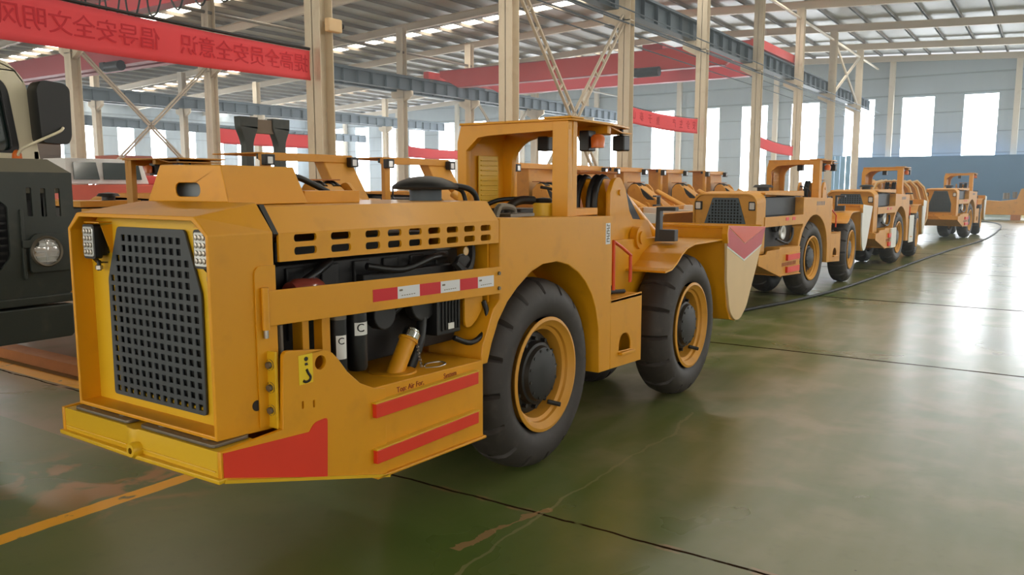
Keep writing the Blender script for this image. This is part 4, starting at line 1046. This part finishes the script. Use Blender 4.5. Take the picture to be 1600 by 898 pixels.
# ================================================================ overhead cranes
def crane(y, xa, xb, z, label, d=2.6, h=.8, m2=None):
    global ORG
    ORG = Vector(((xa + xb) / 2, y, z))
    r = empty('overhead_crane', ORG, label, 'crane')
    for k, (yy, m) in enumerate(((y - d / 2, m2 or 'crane'), (y + d / 2, 'crane_dark'))):  # tone split between the pair: near girder brighter, far one darker crimson
        tp = 1.6
        g = MB().plate('Y', [[(xa + .4, z + .15), (xa + tp, z - h / 2), (xb - tp, z - h / 2), (xb - .4, z + .15), (xb - .4, z + h / 2), (xa + .4, z + h / 2)]], yy - .2, yy + .2)
        g = g.build('girder', m, r, bevel=.01)
        MB().box(xa + tp, xb - tp, yy - .24, yy + .24, z - h / 2 - .03, z - h / 2).box(xa + .4, xb - .4, yy - .24, yy + .24, z + h / 2, z + h / 2 + .03).build('girder_flange', 'crane_dark', g)
    for xx in (xa, xb):
        e = MB().box(xx - .18, xx + .18, y - d / 2 - .9, y + d / 2 + .9, z + .02, z + .40).build('end_carriage', 'crane', r, bevel=.02)
        for wy in (y - d / 2 - .5, y + d / 2 + .5): MB().cyl((xx - .06, wy, z + .02), (xx + .06, wy, z + .02), .18, 20).build('crane_wheel', 'dull', e)
    hx = xb - (xb - xa) * .28
    ho = MB().box(hx - .5, hx + .5, y - d / 2 - .1, y + d / 2 + .1, z + h / 2 + .03, z + h / 2 + .3).build('hoist_trolley', 'crane_dark', r)
    MB().cyl((hx - .6, y - d / 2 - .4, z - h / 2 - .1), (hx + .5, y - d / 2 - .4, z - h / 2 - .1), .22, 18).box(hx - .9, hx - .55, y - d / 2 - .6, y - d / 2 - .25, z - h / 2 - .3, z - h / 2 + .1).build('hoist_motor', 'hub', ho)
    ORG = Vector((0, 0, 0))
    return r
RT = 7.42 - .02
crane(37.6, BX + .5, AX - .42, RT, 'big red bridge crane spanning behind the cream columns in the middle', d=4.2, h=.9)
crane(21.2, CX + .5, BX - .5, RT, 'dull red crane girder below the long banner at the left', d=.8, h=.85, m2='crane_dark')
top_crane = crane(14.0, BX + .5, AX - .42, RT, 'orange red crane girder above the long banner at the upper left', d=1.6, h=.85)
ORG = top_crane.location.copy()
for k in range(9):
    x = -25.5 + k * 1.0
    MB().tube([(x, 13.0, RT - .4), (x + .1, 13.0, 6.45 - .1 * (k % 3)), (x + .4, 13.0, 6.15), (x + .65, 13.0, 6.5), (x + .8, 13.0, RT - .4)], .025, 6).build('festoon_cable', 'cable', top_crane)
MB().box(-26, -16, 12.97, 13.03, RT - .42, RT - .36).build('festoon_track', 'crane_dark', top_crane)
ORG = Vector((0, 0, 0))

# ================================================================ dark steel posts behind the near loader
ORG = Vector((-12, 9.9, 0))
r = empty('steel_stand', ORG, 'dark slate steel stand of two posts with flared heads behind the near loader', 'stand')
for (yc) in (9.40, 10.12):
    p = rpoly([(yc - .075, 0), (yc + .075, 0), (yc + .08, 2.42, .2), (yc + .19, 2.66, .05), (yc + .20, 2.86), (yc - .20, 2.86), (yc - .19, 2.66, .05), (yc - .08, 2.42, .2)], 0)
    MB().plate('X', [p], -12.08, -11.92).build('post', 'slate', r, bevel=.01)
MB().box(-12.05, -11.95, 9.52, 10.0, 2.58, 2.83).build('cross_beam', 'purlin', r, bevel=.01)
ORG = Vector((0, 0, 0))

# ================================================================ white cabbed service truck far back
ORG = Vector((-27.4, 14.8, 0))
r = empty('service_truck', ORG, 'small white cab with a red body seen between the grey truck and the near loader', 'truck')
MB().rings([[(-28.3, 13.7, 1.7), (-26.6, 13.7, 1.7), (-26.6, 16.6, 1.7), (-28.3, 16.6, 1.7)], [(-28.2, 13.8, 2.55), (-26.75, 13.8, 2.55), (-26.75, 16.4, 2.55), (-28.2, 16.4, 2.55)]]).build('cab', 'white', r, bevel=.03)
for (a, c) in ((13.95, 14.8), (14.95, 16.3)):
    MB().rings([[(-26.60, a, 1.85), (-26.55, a, 1.85), (-26.55, c, 1.85), (-26.60, c, 1.85)], [(-26.71, a + .05, 2.42), (-26.66, a + .05, 2.42), (-26.66, c - .05, 2.42), (-26.71, c - .05, 2.42)]]).build('cab_window', 'glass', r)
MB().box(-28.5, -26.3, 13.5, 19.4, .75, 1.68).build('body', 'chevron', r, bevel=.04)
MB().box(-28.4, -26.4, 16.9, 19.4, 1.68, 2.0).build('load_bed', 'red', r, bevel=.04)
for wy in (14.3, 18.4):
    w = MB().lathe([(-.15, .25), (-.15, .48), (-.1, .52), (.1, .52), (.15, .48), (.15, .25), (.12, .0001)], (-26.35, wy, .52), 'X', 28).build('tyre', 'rubber', r, smooth=40)
    w = MB().lathe([(-.15, .25), (-.15, .48), (-.1, .52), (.1, .52), (.15, .48), (.15, .25), (.12, .0001)], (-28.3, wy, .52), 'X', 28).build('tyre', 'rubber', r, smooth=40)
ORG = Vector((0, 0, 0))
for k, (x, y, s, h, m, lab) in enumerate(((-33, 19.5, 1.6, 2.9, 'brick', 'brick red crate stack beyond the small white cab'), (-34, 16.2, 2.2, 2.5, 'wood', 'brown crate left of the small white cab'), (-36, 17.2, 1.6, 3.6, 'purlin', 'tall grey brown crate behind the left cross bracing column'))):
    ORG = Vector((x, y, 0)); mb = MB().box(x - s / 2, x + s / 2, y - s / 2, y + s / 2, 0, h)
    for q in range(5):
        mb.box(x + s / 2, x + s / 2 + .04, y - s / 2, y + s / 2, q * h / 5 + .04, q * h / 5 + h / 5 - .04)
    o = mb.build('crate', m); o.location = ORG; tag(o, lab, 'crate'); ORG = Vector((0, 0, 0))

# ================================================================ curved buckets stacked beyond the third loader
def spare(y, lab):
    global ORG
    ORG = Vector((-3.7, y, 0))
    pf = [(y - .55, .02), (y - .25, .02), (y + .05, .25), (y + .22, .7), (y + .22, 1.2), (y + .08, 1.6), (y - .12, 1.78), (y - .36, 1.72), (y - .44, 1.55)]
    r = empty('loader_bucket', ORG, lab, 'bucket', 'spare buckets standing in a row')
    MB().strip(pf, .05, -4.05, -3.35).build('shell', 'orange', r, smooth=40); r.rotation_euler = (0, 0, -.95); r.location.x = -3.85 + (y - 23.7) * .11
    for xx in (-4.06, -3.35): MB().strip([(p[0], p[1]) for p in pf], -.04, xx, xx + .02).build('rim', 'cream', r, smooth=40)  # cream edging paints in the highlight along each shell rim
    ORG = Vector((0, 0, 0))
names = ['nearest curved ochre bucket standing beyond the third loader', 'second curved ochre bucket in the row beyond the third loader', 'middle curved ochre bucket in the row beyond the third loader', 'fourth curved ochre bucket in the row beyond the third loader', 'last curved ochre bucket of the row, next to the farthest loader']
for k in range(5): spare(23.7 + k * .78, names[k])

# ================================================================ bits at the far wall
r0 = struct(MB().box(-11.6, 12, YW - 1.3, YW - 1.2, 0, 3.55).box(-11.6, 12, YW - 1.34, YW - 1.3, 0, .12).build('wall_hoarding', 'blue', bevel=.01))
ORG = Vector((-12.6, 58, 0))
mb = MB()
for k in range(6): mb.box(-13.6 + k * .34, -13.6 + k * .34 + .30, YW - 1.75, YW - 1.70, 0, 3.62 + .03 * (k % 2))
o = mb.build('sheet_rack', 'blue_light'); o.location = ORG; tag(o, 'pale blue ribbed sheets leaning at the left end of the blue hoarding', 'sheet')
ORG = Vector((-2.1, 46, 0))
r = empty('boom_frame', ORG, 'ochre loader boom frame on the floor at the far right, before the blue hoarding', 'boom')
MB().plate('Y', [rpoly([(-3.6, .25), (-1.1, .25), (-.95, .45), (-1.0, 1.55), (-1.35, 1.5), (-1.5, 1.0), (-2.2, .9), (-3.0, .95), (-3.6, .9)], .05)], 45.6, 46.3).build('frame', 'orange', r, bevel=.02)
MB().cyl((-1.95, 45.9, 1.0), (-1.95, 45.9, 1.3), .14, 14).build('valve', 'dull', r)
MB().cyl((-1.6, 45.9, 1.05), (-1.6, 45.9, 1.35), .1, 12).build('hydraulic_fitting', 'dull', r)
MB().box(-3.3, -2.9, 45.5, 46.4, 0, .26).box(-1.7, -1.3, 45.5, 46.4, 0, .26).build('support_block', 'wood', r)
ORG = Vector((-.9, 55, 0))
o = MB().box(-1.65, .2, 54.5, 55.5, 0.12, .95).box(-1.7, .25, 54.5, 54.6, 0, .12).box(-1.7, .25, 55.3, 55.4, 0, .12).build('crate', 'decal_yellow', bevel=.02); o.location = ORG
tag(o, 'small yellow crate on a pallet at the right edge of the far wall', 'crate')
ORG = Vector((0, 0, 0))

# cable lying on the floor
pts = [(-3.6, 9.6), (-3.35, 10.68), (-3.10, 11.73), (-2.86, 13.45), (-2.69, 15.76), (-2.52, 19.15), (-2.22, 23.57), (-1.82, 28.3), (-1.62, 33.75), (-1.80, 39.2), (-2.5, 42.4), (-4.5, 44)]
tag(MB().tube([(x + .12 if y < 30 else x, y, .022) for x, y in pts], .022, 8, 6).build('floor_cable', 'cable', smooth=60), 'long black cable curving over the floor beside the line of loaders', 'cable')

# ---------------------------------------------------------------- haze volume deep in the hall
hm = bpy.data.materials.new('haze volume'); hm.use_nodes = True
nt = hm.node_tree; nt.nodes.clear()
vs_ = nt.nodes.new('ShaderNodeVolumeScatter'); vs_.inputs['Color'].default_value = (0.80, 0.93, 1, 1); vs_.inputs['Density'].default_value = 0.0045; vs_.inputs['Anisotropy'].default_value = 0.3
ou = nt.nodes.new('ShaderNodeOutputMaterial'); nt.links.new(vs_.outputs[0], ou.inputs['Volume'])
hz = MB().box(XL + .1, 10, 7.2, YW - .1, 0.02, 9.0).build('haze', hm)  # scatter box added for the bluish haze deep in the hall
hz['kind'] = 'structure'
